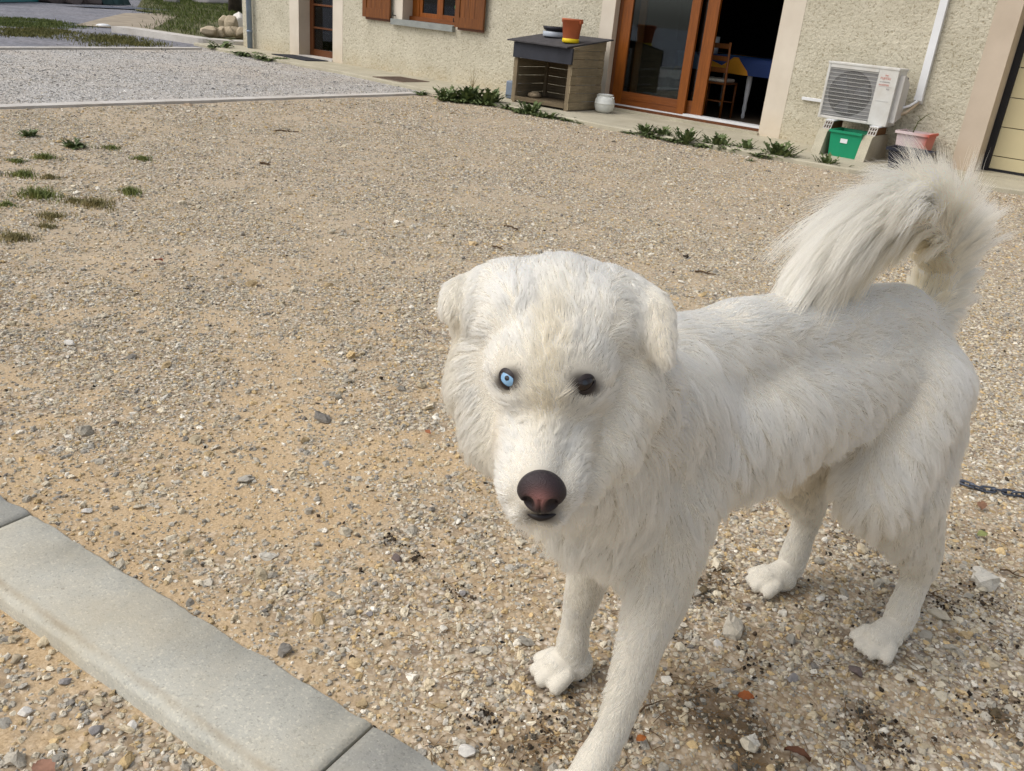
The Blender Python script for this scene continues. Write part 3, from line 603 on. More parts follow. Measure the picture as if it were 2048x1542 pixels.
def text(body, size, loc, mat, parent, name, ext=.0006):
    cu = bpy.data.curves.new(name, 'FONT'); cu.body = body; cu.size = size; cu.extrude = ext; o = bpy.data.objects.new(name, cu)
    dg = bpy.context.evaluated_depsgraph_get(); C.objects.link(o); dg.update(); me = bpy.data.meshes.new_from_object(o.evaluated_get(bpy.context.evaluated_depsgraph_get())); bpy.data.objects.remove(o)
    me.materials.clear(); me.materials.append(mat); me.name = name; o = bpy.data.objects.new(name, me); C.objects.link(o); o.rotation_euler = (R(90), 0, 0); o.location = loc
    if parent: o.parent = parent
    return o
RED = simple('red_print', srgb(196, 104, 86), .6, .05, bump=0); GPR = simple('grey_print', srgb(130, 126, 130), .6, .05, bump=0)
text('FUJITSU', .032, (gx1 + .028, ACY - .0015, .876), RED, ac, 'brand_lettering'); text('AIR CONDITIONER', .0125, (gx1 + .028, ACY - .0015, .846), GPR, ac, 'small_lettering')
text('INVERTER', .024, (gx1 + .026, ACY - .0015, .812), RED, ac, 'inverter_lettering'); text('R32', .02, (gx1 + .115, ACY - .0015, .776), GPR, ac, 'small_lettering')
lg = MB(); 
pts = [(gx1 + .09 + .016 * math.cos(a) * (1 if k % 2 else .6), .915 + .012 * math.sin(a)) for k, a in enumerate(np.linspace(0, 6.28, 13)[:-1])]
part('logo_ring', RED, ac, MB().tube([(gx1 + .088 + .015 * math.cos(a) , ACY - .001, .916 + .006 * math.sin(2 * a)) for a in np.linspace(0, 6.28, 25)[:-1]], .0016, 5, True))
part('refrigerant_pipe', WHITE, ac, MB().tube([(ACX1 + .045, ACY + .24, .60), (ACX1 + .1, ACY + .3, .63), (-2.85, YW - .05, .68), (-2.845, YW - .03, .72)], .014, 8))
part('refrigerant_pipe', simple('beige_lagging', srgb(196, 178, 152), .9), ac, MB().tube([(ACX1 + .03, ACY + .24, .53), (ACX1 + .09, ACY + .28, .56), (-2.85, YW - .045, .655), (-2.835, YW - .02, .7)], .017, 8))
# stands
BRN = simple('brown_rubber', srgb(112, 78, 44), .8, .2)
def stand(x0, label):
    t = tag(empty('unit_stand', (x0, 0, 0)), label, 'stand', 'tapered blocks under the air conditioner')
    MB().prism([(9.66, ZS), (10.36, ZS), (10.30, .31), (9.80, .31), (9.76, .29)], 0, .10, 'x').build('block', CON_S, t)
    MB().prism([(9.86, .312), (10.22, .312), (10.22, .392), (9.91, .392)], .015, .085, 'x').build('foot', BRN, t)
    g = MB()
    for k in range(4): xx = .01 + k * .0265; g.add([(xx, 9.835, .31), (xx + .008, 9.835, .31), (xx + .008, 9.89, .4), (xx, 9.89, .4), (xx, 9.855, .31), (xx + .008, 9.855, .31), (xx + .008, 9.91, .4), (xx, 9.91, .4)], [(0, 1, 2, 3), (7, 6, 5, 4), (0, 4, 5, 1), (1, 5, 6, 2), (2, 6, 7, 3), (3, 7, 4, 0)])
    for z in (.31, .35, .385): dy = (z - .31) * .61; g.box(.009, .099, 9.834 + dy, 9.85 + dy, z, z + .01)
    g.build('grid_cap', CON_P, t)
    MB().box(.0, .1, 9.9, 10.28, .393, .404).build('top_plate', WHITE, t)
stand(-3.62, 'pale tapered block under the left end of the air conditioner'); stand(-3.13, 'pale tapered block under the right end of the air conditioner beside green tub')
# green tub
GRN = simple('green_plastic', srgb(20, 140, 100), .4, .06, 6, .03)
tb = tag(empty('green_tub'), 'green plastic tub with small white sticker between the two stands', 'tub')
def frustum(x0, x1, y0, y1, z0, z1, d, th=.006):
    vs = [(x0 + d, y0 + d, z0), (x1 - d, y0 + d, z0), (x1 - d, y1 - d, z0), (x0 + d, y1 - d, z0), (x0, y0, z1), (x1, y0, z1), (x1, y1, z1), (x0, y1, z1)]
    vi = [(x0 + d + th, y0 + d + th, z0 + th), (x1 - d - th, y0 + d + th, z0 + th), (x1 - d - th, y1 - d - th, z0 + th), (x0 + d + th, y1 - d - th, z0 + th), (x0 + th, y0 + th, z1), (x1 - th, y0 + th, z1), (x1 - th, y1 - th, z1), (x0 + th, y1 - th, z1)]
    f = [(0, 3, 2, 1)] + [(i, (i + 1) % 4, 4 + (i + 1) % 4, 4 + i) for i in range(4)] + [(8, 9, 10, 11)] + [(8 + i, 12 + i, 12 + (i + 1) % 4, 8 + (i + 1) % 4) for i in range(4)] + [(4 + i, 4 + (i + 1) % 4, 12 + (i + 1) % 4, 12 + i) for i in range(4)]
    return MB().add(vs + vi, f)
part('tub_body', GRN, tb, frustum(-3.475, -3.125, 9.735, 10.1, ZS + .001, .32, .02)); 
part('rim', GRN, tb, MB().box(-3.49, -3.13, 9.72, 9.735, .30, .325).box(-3.49, -3.476, 9.735, 10.1, .30, .325).box(-3.49, -3.13, 10.1, 10.115, .30, .325))
part('sticker', WHITE, tb, MB().box(-3.35, -3.275, 9.738, 9.7415, .20, .245))
# planters on the right
pk = tag(empty('pink_planter'), 'faded pink plastic planter with a red corner beside the stands', 'planter')
PKM = NT('faded_pink_plastic'); PKM.set(.6); xx = PKM.n('SeparateXYZ', i_Vector=PKM.obj()).outputs['X']
PKM.base(PKM.ramp(PKM.math('ADD', xx, 3.1), [(.38, srgb(214, 196, 196)), (.50, srgb(206, 160, 152)), (.56, srgb(190, 84, 64))])); PKM = PKM.m
part('planter_body', PKM, pk, frustum(-2.87, -2.55, 10.02, 10.36, ZS + .001, .385, .03)); part('rim', PKM, pk, MB().box(-2.885, -2.535, 10.0, 10.02, .365, .392).box(-2.885, -2.87, 10.02, 10.36, .365, .392).box(-2.55, -2.535, 10.02, 10.36, .365, .392))
part('soil', simple('potting_soil', srgb(70, 54, 40), .95, .3, 40), pk, MB().box(-2.85, -2.57, 10.04, 10.34, .33, .345))
bk = tag(empty('black_planter'), 'dark blue black plastic planter behind the raised tail of the dog', 'planter')
BKM = simple('blue_black_plastic', srgb(26, 30, 44), .45, .15)
part('planter_body', BKM, bk, frustum(-2.80, -2.40, 9.62, 9.93, ZS + .001, .25, .03)); part('rim', BKM, bk, MB().box(-2.82, -2.38, 9.60, 9.62, .225, .255).box(-2.82, -2.80, 9.62, 9.93, .225, .255).box(-2.40, -2.38, 9.60, 9.93, .225, .255))
part('soil', bpy.data.materials['potting_soil'], bk, MB().box(-2.79, -2.41, 9.63, 9.92, .19, .205))
tw = tag(empty('potted_stem'), 'thin leafless green stem leaning up from the pink planter', 'plant')
STM = simple('green_stem', srgb(84, 88, 52), .8); LEAFM = simple('weed_leaf', srgb(66, 92, 38), .7, .35, 8, .1)
part('stem', STM, tw, MB().tube([(-2.74, 10.1, .33), (-2.72, 10.08, .42), (-2.70, 10.07, .5), (-2.64, 10.07, .57), (-2.60, 10.08, .6)], [.008, .007, .006, .004, .002], 6))
for a, b in (((-2.725, 10.08, .40), (-2.80, 10.05, .37)), ((-2.71, 10.075, .47), (-2.66, 10.05, .49)), ((-2.68, 10.07, .52), (-2.73, 10.05, .56)), ((-2.64, 10.07, .57), (-2.58, 10.05, .56))): part('side_shoot', STM, tw, MB().tube([a, ((a[0] + b[0]) / 2, a[1] - .01, max(a[2], b[2])), b], [.003, .0025, .001], 5))

# ------------------------------------------------------------------ wooden crate kennel
kn = tag(empty('wooden_kennel'), 'weathered grey plank kennel with dark felt roof against the house wall', 'kennel')
kx0, kx1, ky0, ky1 = -7.76, -6.84, 9.47, 10.18
rz = lambda y: .815 + (y - 9.4) * .13
part('roof_board', simple('roofing_felt', srgb(70, 68, 70), .9, .25, 14, .4), kn, MB().add([(x, y, rz(y) + dz) for dz in (0, .016) for x, y in ((-7.87, 9.40), (-6.86, 9.37), (-6.78, 10.28), (-7.83, 10.28))], [(0, 3, 2, 1), (4, 5, 6, 7), (0, 1, 5, 4), (1, 2, 6, 5), (2, 3, 7, 6), (3, 0, 4, 7)]))
part('fascia', DARKPAINT, kn, MB().box(kx0 - .02, kx1 + .02, ky0 - .032, ky0 - .002, .62, .81))
for x in (kx0, kx1 - .045): part('post', GREYWZ, kn, MB().box(x, x + .045, ky0, ky0 + .045, ZS + .002, .80))
for x in (kx0, kx1 - .045): part('post', GREYWZ, kn, MB().box(x, x + .045, ky1 - .045, ky1, ZS + .002, .86))
hh = .104
for k in range(8):
    z0 = ZS + .012 + k * hh; z1 = z0 + hh - .004; j = random.uniform(-.004, .004)
    if k == 7: # top plank cut to the roof slope
        part('plank', GREYW, kn, MB().prism([(ky0 + .002, z0), (ky1, z0), (ky1, rz(ky1) - .004), (ky0 + .002, rz(ky0) - .004)], kx1 + .001 + j * .3, kx1 + .021, 'x')); 
    else: part('plank', GREYW, kn, MB().box(kx1 + .001, kx1 + .02 + j, ky0 + .002 + j, ky1 + j, z0, z1, .002))
for k in range(7):
    z0 = ZS + .02 + k * .108
    part('plank', GREYW, kn, MB().box(kx0 - .02, kx0 - .001, ky0, ky1, z0, z0 + .104)); 
    if k < 7: part('plank', GREYWX, kn, MB().box(kx0, kx1 - .42, ky1 - .02, ky1, z0, z0 + .103))
part('back_post', OAKD, kn, MB().box(kx1 - .46, kx1 - .39, ky1 - .07, ky1 - .022, ZS + .02, .84)); part('back_rail', OAKD, kn, MB().box(kx1 - .39, kx1 - .28, ky1 - .06, ky1 - .02, .60, .70))
part('floor_board', GREYWX, kn, MB().box(kx0 + .002, kx1 - .002, ky0 + .012, ky0 + .4, ZS + .05, ZS + .07)); part('floor_board', GREYWX, kn, MB().box(kx0 + .002, kx1 - .002, ky0 + .405, ky1 - .022, ZS + .048, ZS + .068)); part('front_rail', GREYWX, kn, MB().box(kx0 + .046, kx1 - .046, ky0 - .004, ky0 + .012, ZS + .03, ZS + .085))
part('back_board', simple('pale_blue_board', srgb(196, 208, 220), .7, .15, 6), kn, MB().box(kx1 - .39, kx1 - .002, ky1 - .018, ky1 - .002, ZS + .07, .84))
tag(MB().lathe([(0, 0), (.07, .0), (.1, .02), (.09, .05), (.04, .07), (0, .07)], (kx0 + .16, ky0 + .28, ZS + .072), 14).build('rag_bundle', simple('dirty_cloth', srgb(150, 134, 110), .95, .35, 30, .5)), 'dirty beige rag lying on the floor of the kennel', 'rag')
# things on the kennel
def onroof(px, py, y): p = wp(px, py, y); return p[0], y
TERR = simple('terracotta_plastic', srgb(176, 96, 60), .6, .1, 8, .1, dirt=srgb(150, 78, 48)); YEL = simple('yellow_plastic', srgb(224, 196, 20), .5, .06)
bx, by = -7.03, 9.66; bz = rz(by) + .018
bu = tag(empty('plant_bucket'), 'terracotta coloured plastic bucket on a yellow saucer on the kennel', 'bucket')
part('bucket_body', TERR, bu, MB().lathe([(0, .02), (.098, .02), (.102, .03), (.128, .26), (.136, .262), (.137, .285), (.126, .285), (.12, .26), (.095, .04), (0, .04)], (bx, by, bz), 36))
part('saucer', YEL, bu, MB().lathe([(0, 0), (.10, 0), (.11, .01), (.108, .05), (.098, .055), (.09, .02), (0, .019)], (bx, by, bz), 36))
for s_ in (-1, 1): part('handle_lug', TERR, bu, MB().box(bx + s_ * .13 - .02, bx + s_ * .13 + .02, by - .03, by + .03, bz + .235, bz + .27, .006))
part('soil', bpy.data.materials['potting_soil'], bu, MB().lathe([(0, 0), (.118, 0)], (bx, by, bz + .25), 24))
cx_, cy_ = wp(1110, 66, 9.95)[0], 9.95; cz_ = rz(cy_) + .018
bo = tag(empty('feeding_dish'), 'shallow pale grey enamel dish on the kennel roof under a dark pan', 'dish')
part('dish', simple('grey_enamel', srgb(168, 176, 186), .4, .1, 10), bo, MB().lathe([(0, 0), (.155, 0), (.16, .01), (.165, .065), (.158, .065), (.15, .02), (0, .015)], (cx_, cy_, cz_), 32))
pa = tag(empty('dark_pan'), 'round dark pan full of dried plant litter sitting in the pale dish', 'pan')
part('pan', simple('black_enamel', srgb(38, 38, 44), .25, .2, 8), pa, MB().lathe([(0, .066), (.12, .066), (.165, .085), (.178, .125), (.172, .127), (.15, .095), (0, .09)], (cx_ + .01, cy_, cz_), 32))
lt = MB()
for k in range(70):
    a = random.uniform(0, 6.28); r = random.uniform(0, .14); p = Vector((cx_ + .01 + r * math.cos(a), cy_ + r * math.sin(a), cz_ + .10)); d = Vector((random.uniform(-1, 1), random.uniform(-1, 1), random.uniform(.1, .9))) * random.uniform(.02, .05)
    lt.tube([p, p + d * .6 + Vector((0, 0, .005)), p + d], [.004, .003, .001], 4)
part('dry_litter', simple('dry_litter', srgb(104, 90, 66), .95, .4, 40), pa, lt)['kind'] = 'stuff'
ja = tag(empty('white_jar'), 'squat white ceramic jar with two small lugs beside the kennel', 'jar')
part('jar_body', simple('white_ceramic', srgb(214, 216, 210), .35, .05, 6, .05), ja, MB().lathe([(0, 0), (.085, 0), (.115, .03), (.132, .09), (.133, .115), (.136, .118), (.133, .122), (.128, .16), (.105, .2), (.092, .205), (.095, .222), (.102, .225), (.098, .23), (.08, .228), (.075, .2), (.08, .03), (0, .02)], (-6.615, 10.0, ZS + .002), 36))
for s_ in (-1, 1): part('lug', bpy.data.materials['white_ceramic'], ja, MB().tube([(-6.615 + s_ * .1, 10.0, ZS + .205), (-6.615 + s_ * .13, 10.0, ZS + .21), (-6.615 + s_ * .125, 10.0, ZS + .18)], .009, 8))
vb = tag(empty('grey_container'), 'small blue grey plastic container on the slab left of the kennel', 'container')
part('container_body', simple('blue_grey_plastic', srgb(112, 124, 140), .5, .1), vb, MB().box(-8.1, -7.82, 9.72, 9.98, ZS + .002, .285, .02)); part('container_foot', simple('container_dark', srgb(70, 78, 92), .6), vb, MB().box(-8.09, -7.83, 9.715, 9.985, .085, .10))
# door mat and grate
tag(MB().prism([(-13.80, 9.98), (-12.72, 9.90), (-12.70, 10.36), (-13.74, 10.40)], ZS + .003, ZS + .016).build('door_mat', simple('charcoal_mat', srgb(36, 38, 46), .95, .2, 60, .4)), 'dark rectangular door mat on the slab before the left door', 'doormat')
gt = tag(empty('drain_grate'), 'rusty brown square boot scraper grate let into the walkway slab', 'grate')
GRM = simple('rusty_grate', srgb(112, 96, 84), .85, .25, 40)
part('frame', GRM, gt, MB().box(-10.5, -9.85, 9.42, 9.45, ZS, ZS + .01).box(-10.5, -9.85, 9.97, 10.0, ZS, ZS + .01).box(-10.5, -10.47, 9.45, 9.97, ZS, ZS + .01).box(-9.88, -9.85, 9.45, 9.97, ZS, ZS + .01))
gg = MB()
for k in range(20): gg.box(-10.465 + k * .0295, -10.452 + k * .0295, 9.45, 9.97, ZS + .002, ZS + .009)
part('bars', GRM, gt, gg)['kind'] = 'stuff'

# ------------------------------------------------------------------ dog
DO = np.array([-.40, 1.82]); DH = np.array([-.293, -.956]); DS = np.array([.956, -.293])
def dl(f, l, z): p = DO + f * DH + l * DS; return np.array([p[0], p[1], z])       # forward, to the dog's left, up
HC_ = EYE + ray(1108, 735) / FPX * 1.10                                              # middle of the skull
vw = (EYE - HC_) / np.linalg.norm(EYE - HC_)
hx = M @ np.array([1, .03, 0]); hx = hx - vw * (hx @ vw); hx /= np.linalg.norm(hx); hu = np.cross(vw, hx)
if hu[2] < 0: hu = -hu
tlt = R(36); yawh = R(-5)
hf = vw * math.cos(tlt) - hu * math.sin(tlt); hz = hu * math.cos(tlt) + vw * math.sin(tlt)
hx, hf = hx * math.cos(yawh) - hf * math.sin(yawh), hf * math.cos(yawh) + hx * math.sin(yawh)
def hd(x, y, z): return HC_ + hx * x + hf * y + hz * z                               # right in the picture, out along the nose, up
# tapered limbs: (start, end, r0, r1, fur flow, fur length, lift, tint)
PR = []; CLAWS = []
g_ = np.array([0, 0, -1.])
BK = -np.array([DH[0], DH[1], 0])                                                    # towards the tail
LFT = np.array([DS[0], DS[1], 0])
def pr(a, b, r0, r1, flow, ln, lift=.3, tint=0., sub=0): PR.append((np.array(a, float), np.array(b, float), r0, r1, np.array(flow, float) / np.linalg.norm(flow), ln, lift, tint))
def col_(*c): return c
# trunk
pr(dl(.01, 0, .67), dl(.24, 0, .67), .112, .126, BK * .8 + g_ * .5, .05, .3, .05)
pr(dl(.24, 0, .655), dl(.47, 0, .64), .128, .146, BK * .8 + g_ * .6, .052, .3, .05)
pr(dl(.47, 0, .635), dl(.68, 0, .62), .142, .138, BK * .5 + g_ * .9, .06, .3, .05)
pr(dl(.44, 0, .76), dl(.68, 0, .755), .080, .088, BK + g_ * .3, .045, .3, 0.)
pr(dl(-.02, 0, .70), dl(.10, 0, .76), .08, .078, BK + g_ * .1, .04, .3, .1)
pr(dl(.06, 0, .765), dl(.52, 0, .775), .075, .080, BK + g_ * .1, .04, .3, .0)
# breast, neck, ruff
pr(dl(.68, 0, .60), dl(.80, .02, .55), .132, .105, g_ + LFT * .1, .065, .3, .15)
pr(dl(.66, .01, .68), dl(.87, .07, .76), .118, .105, BK * .5 + g_ * .9, .06, .32, .05)
pr(dl(.80, .04, .60), dl(.90, .08, .70), .105, .095, g_ * 1 + BK * .1, .06, .35, .15)
pr(dl(.74, .02, .52), dl(.72, .03, .45), .10, .075, g_, .055, .3, .15)
pr(dl(.86, .08, .79), HC_ - hf * .03 - hz * .02, .10, .09, BK * .8 + g_ * .5, .05, .3, .05)
# fore legs
def foreleg(sd, fpaw, fel, lp):
    sh = dl(.68, sd * .07, .56); el = dl(fel, sd * .095, .40); wr = dl((fel * .35 + fpaw * .65) - .012, sd * lp, .155); pa_ = dl(fpaw - .012, sd * lp, .05)
    pr(sh, el, .084, .058, g_ + BK * .3, .045, .3, .1); pr(el, wr, .052, .033, g_ + BK * .12, .02, .22, .1); pr(wr, pa_, .032, .033, g_, .012, .2, .08)
    pr(dl(fel - .045, sd * .095, .38), dl(fpaw - .05, sd * lp, .18), .03, .018, g_ + BK * .5, .04, .35, .2)
    H_ = np.array([-.50, -.87, 0]) if sd < 0 else np.array([DH[0], DH[1], 0]); paw(pa_, sd, H_, 1.18)
def paw(p, sd, hdg=None, s=1.0, ln=.0065):
    H = np.array([DH[0], DH[1], 0]) if hdg is None else hdg; L = np.array([-H[1], H[0], 0]); L = L if L @ LFT > 0 else -L
    b = np.array([p[0], p[1], .032 * s])
    pr(b - H * .012, b + H * .022 * s, .031 * s, .029 * s, H + g_ * .3, ln, .4, .06)
    for k, (o, e) in enumerate(((-.034, .040), (-.0118, .056), (.0118, .056), (.034, .040))):
        a = b + L * o * .8 * s + H * .018 * s; c = np.array([p[0], p[1], .019 * s]) + L * o * 1.04 * s + H * e * s
        CLAWS.append((c + H * .0142 * s - np.array([0, 0, .003]), H)); pr(a, c, .0142 * s, .0138 * s, H + g_ * .6, ln * .8, .25, .04)
foreleg(-1, .68, .68, .130); foreleg(1, .845, .70, .130)
# hind legs
def hindleg(sd, ff, lp, kn):
    hip = dl(.03, sd * .065, .64); kne = dl(kn, sd * .105, .44); hk = dl(ff - .060, sd * lp, .215); pst = dl(ff - .04, sd * lp, .055)
    pr(hip, kne, .108, .083, g_ + BK * .5, .055, .3, .1); pr(dl(.0, sd * .075, .56), dl(.02, sd * .105, .43), .095, .075, g_ + BK * .4, .07, .35, .15)
    pr(kne, hk, .072, .040, g_ * 1 + BK * .5, .04, .3, .22); pr(dl(.03, sd * .12, .42), dl(ff - .055, sd * lp, .27), .066, .036, g_ + BK * .3, .06, .32, .3)
    pr(hk, pst, .036, .032, g_ + BK * .1, .018, .25, .12)
    pr(pst, dl(ff, sd * lp, .045), .030, .031, g_ + np.array([DH[0], DH[1], 0]), .01, .2, .08)
hindleg(1, -.03, .133, .14); paw(dl(-.03, .133, 0), 1, np.array([-.30, -.95, 0]) / np.linalg.norm([.30, .95]), 1.12)
hindleg(-1, .02, -.0 + .135, .17); hh_ = np.array([-.62, -.78, 0]); paw(dl(.02, -.135, 0), -1, hh_ / np.linalg.norm(hh_), 1.12)
# tail core (the long fringe is combed separately)
TC = [dl(-.035, 0, .745), dl(-.062, 0, .825), dl(-.04, 0, .90), dl(.03, 0, .955), dl(.115, 0, .978), dl(.205, .0, .965), dl(.285, .0, .925), dl(.34, 0, .87)]
TR = [.056, .046, .040, .038, .040, .040, .036, .026]
NB = len(PR)
for i in range(len(TC) - 1): t_ = TC[i + 1] - TC[i]; pr(TC[i], TC[i + 1], TR[i], TR[i + 1], t_, .09, .5, .8)
NT0, NT1 = NB, len(PR)
# head
D_ = lambda x, y, z: hx * x + hf * y + hz * z
NH0 = len(PR)
pr(hd(0, -.06, .03), hd(0, .015, .01), .090, .084, D_(0, -1, .3), .026, .35, .12)
pr(hd(-.045, -.035, .045), hd(.045, -.035, .045), .066, .066, D_(0, -1, .3), .026, .35, .08)
pr(hd(-.026, .045, .018), hd(.026, .045, .018), .045, .045, D_(0, -.6, 1), .02, .25, .2)
for s_ in (-1, 1):
    pr(hd(s_ * .045, -.01, -.035), hd(s_ * .075, -.012, -.045), .060, .050, hx * s_ * .4 - vw * .5 - hu, .026, .28, .08)
    pr(hd(s_ * .05, .015, -.085), hd(s_ * .03, .0, -.13), .05, .05, hx * s_ * .2 - vw * .2 - hu, .030, .28, .14)
    pr(hd(s_ * .035, .075, .006), hd(s_ * .052, .062, .010), .016, .014, D_(s_ * .6, -.3, .8), .011, .2, .12)
    pr(hd(s_ * .028, .06, -.048), hd(s_ * .022, .146, -.072), .038, .0285, D_(s_ * .5, -1, -.2), .015, .42, .05)
    pr(hd(s_ * .023, .125, -.084), hd(s_ * .015, .165, -.090), .025, .021, D_(s_ * .6, -.8, -.4), .013, .42, .02)
pr(hd(0, .055, -.008), hd(0, .150, -.050), .034, .025, D_(0, -1, .2), .013, .4, .1)
pr(hd(0, .15, -.052), hd(0, .172, -.064), .024, .019, D_(0, -1, .1), .009, .35, .05)
pr(hd(0, .05, -.10), hd(0, .14, -.112), .034, .022, D_(0, -.8, -.6), .02, .25, .1)
pr(hd(0, .0, -.12), hd(0, .02, -.16), .06, .07, D_(0, -.2, -1), .05, .35, .12)
def hv(u, v, w): return HC_ + hx * u + hu * v + vw * w
pr(hv(-.062, .062, -.035), hv(.062, .062, -.035), .078, .078, hu * .6 - vw + hx * 0, .028, .45, .06)
for s_ in (-1, 1):
    pr(hv(s_ * .072, .035, -.03), hv(s_ * .085, -.03, -.035), .060, .060, hx * s_ * .5 - vw * .8 - hu * .5, .026, .3, .08)
    pr(hv(s_ * .082, -.03, -.03), hv(s_ * .068, -.095, -.02), .056, .050, hx * s_ * .3 - vw * .4 - hu * 1., .026, .28, .12)
for s_ in (-1, 1): pr(hv(s_ * .064, -.075, -.02), hv(s_ * .036, -.135, .030), .042, .032, hx * s_ * .2 - vw * .3 - hu, .020, .28, .14)
# ears: flat flaps that fold over and hang beside the skull
def ear(rows, fl, ln, tint):
    for (v0, a0, b0, w0), (v1, a1, b1, w1) in zip(rows[:-1], rows[1:]):
        n = 4
        for k in range(n + 1): t = k / n; cv_ = .008 * math.sin(t * math.pi); pr(hv(a0 + (b0 - a0) * t, v0, w0 + cv_), hv(a1 + (b1 - a1) * t, v1, w1 + cv_), .0105, .0100, fl, ln, .22, tint)
ear([(.112, .085, .118, -.030), (.102, .094, .132, -.012), (.085, .102, .139, .004), (.062, .108, .141, .013), (.044, .118, .141, .018), (.024, .133, .139, .020)], hx * .2 - hu, .013, .38)
ear([(.108, -.085, -.118, -.030), (.098, -.102, -.140, -.014), (.082, -.108, -.143, .000), (.066, -.114, -.141, .005), (.056, -.122, -.134, .006)], -hx * .2 - hu, .013, .32)
NH1 = len(PR)

def dog_body():
    bm = bmesh.new()
    def cap(a, b, r0, r1):
        n = 18; a = Vector(a); b = Vector(b); t = b - a; L = t.length; t = t.normalized() if L > 1e-6 else Vector((0, 0, 1)); u = t.orthogonal().normalized(); w = t.cross(u); rings = []
        prof = [(-math.cos(k) * r0, math.sin(k) * r0) for k in np.linspace(0, math.pi / 2, 7)[1:]] + [(L + math.sin(k) * r1, math.cos(k) * r1) for k in np.linspace(0, math.pi / 2, 7)[:-1]]
        for (h, r) in prof: rings.append([bm.verts.new(a + t * h + (u * math.cos(2 * math.pi * k / n) + w * math.sin(2 * math.pi * k / n)) * r) for k in range(n)])
        for i in range(len(rings) - 1):
            for k in range(n): bm.faces.new((rings[i][k], rings[i][(k + 1) % n], rings[i + 1][(k + 1) % n], rings[i + 1][k]))
        bm.faces.new(rings[0][::-1]); bm.faces.new(rings[-1])
    for p in PR: cap(p[0], p[1], p[2], p[3])
    me = bpy.data.meshes.new('tmp'); bm.to_mesh(me); bm.free(); o = bpy.data.objects.new('tmp', me); C.objects.link(o)
    r = o.modifiers.new('r', 'REMESH'); r.mode = 'VOXEL'; r.voxel_size = .0048; r.use_smooth_shade = True
    s = o.modifiers.new('s', 'SMOOTH'); s.factor = .5; s.iterations = 3
    dg = bpy.context.evaluated_depsgraph_get(); dg.update(); m2 = bpy.data.meshes.new_from_object(o.evaluated_get(dg)); bpy.data.objects.remove(o); m2.name = 'dog'
    return m2
def prim_eval(P, idx=None, k=None):
    out = []
    for i in (idx if idx is not None else range(len(PR))):
        a, b, r0, r1 = PR[i][:4]; ab = b - a; t = np.clip((P - a) @ ab / (ab @ ab + 1e-12), 0, 1)
        out.append(np.linalg.norm(P - a - t[:, None] * ab, axis=1) - (r0 + (r1 - r0) * t))
    return np.stack(out, 1)
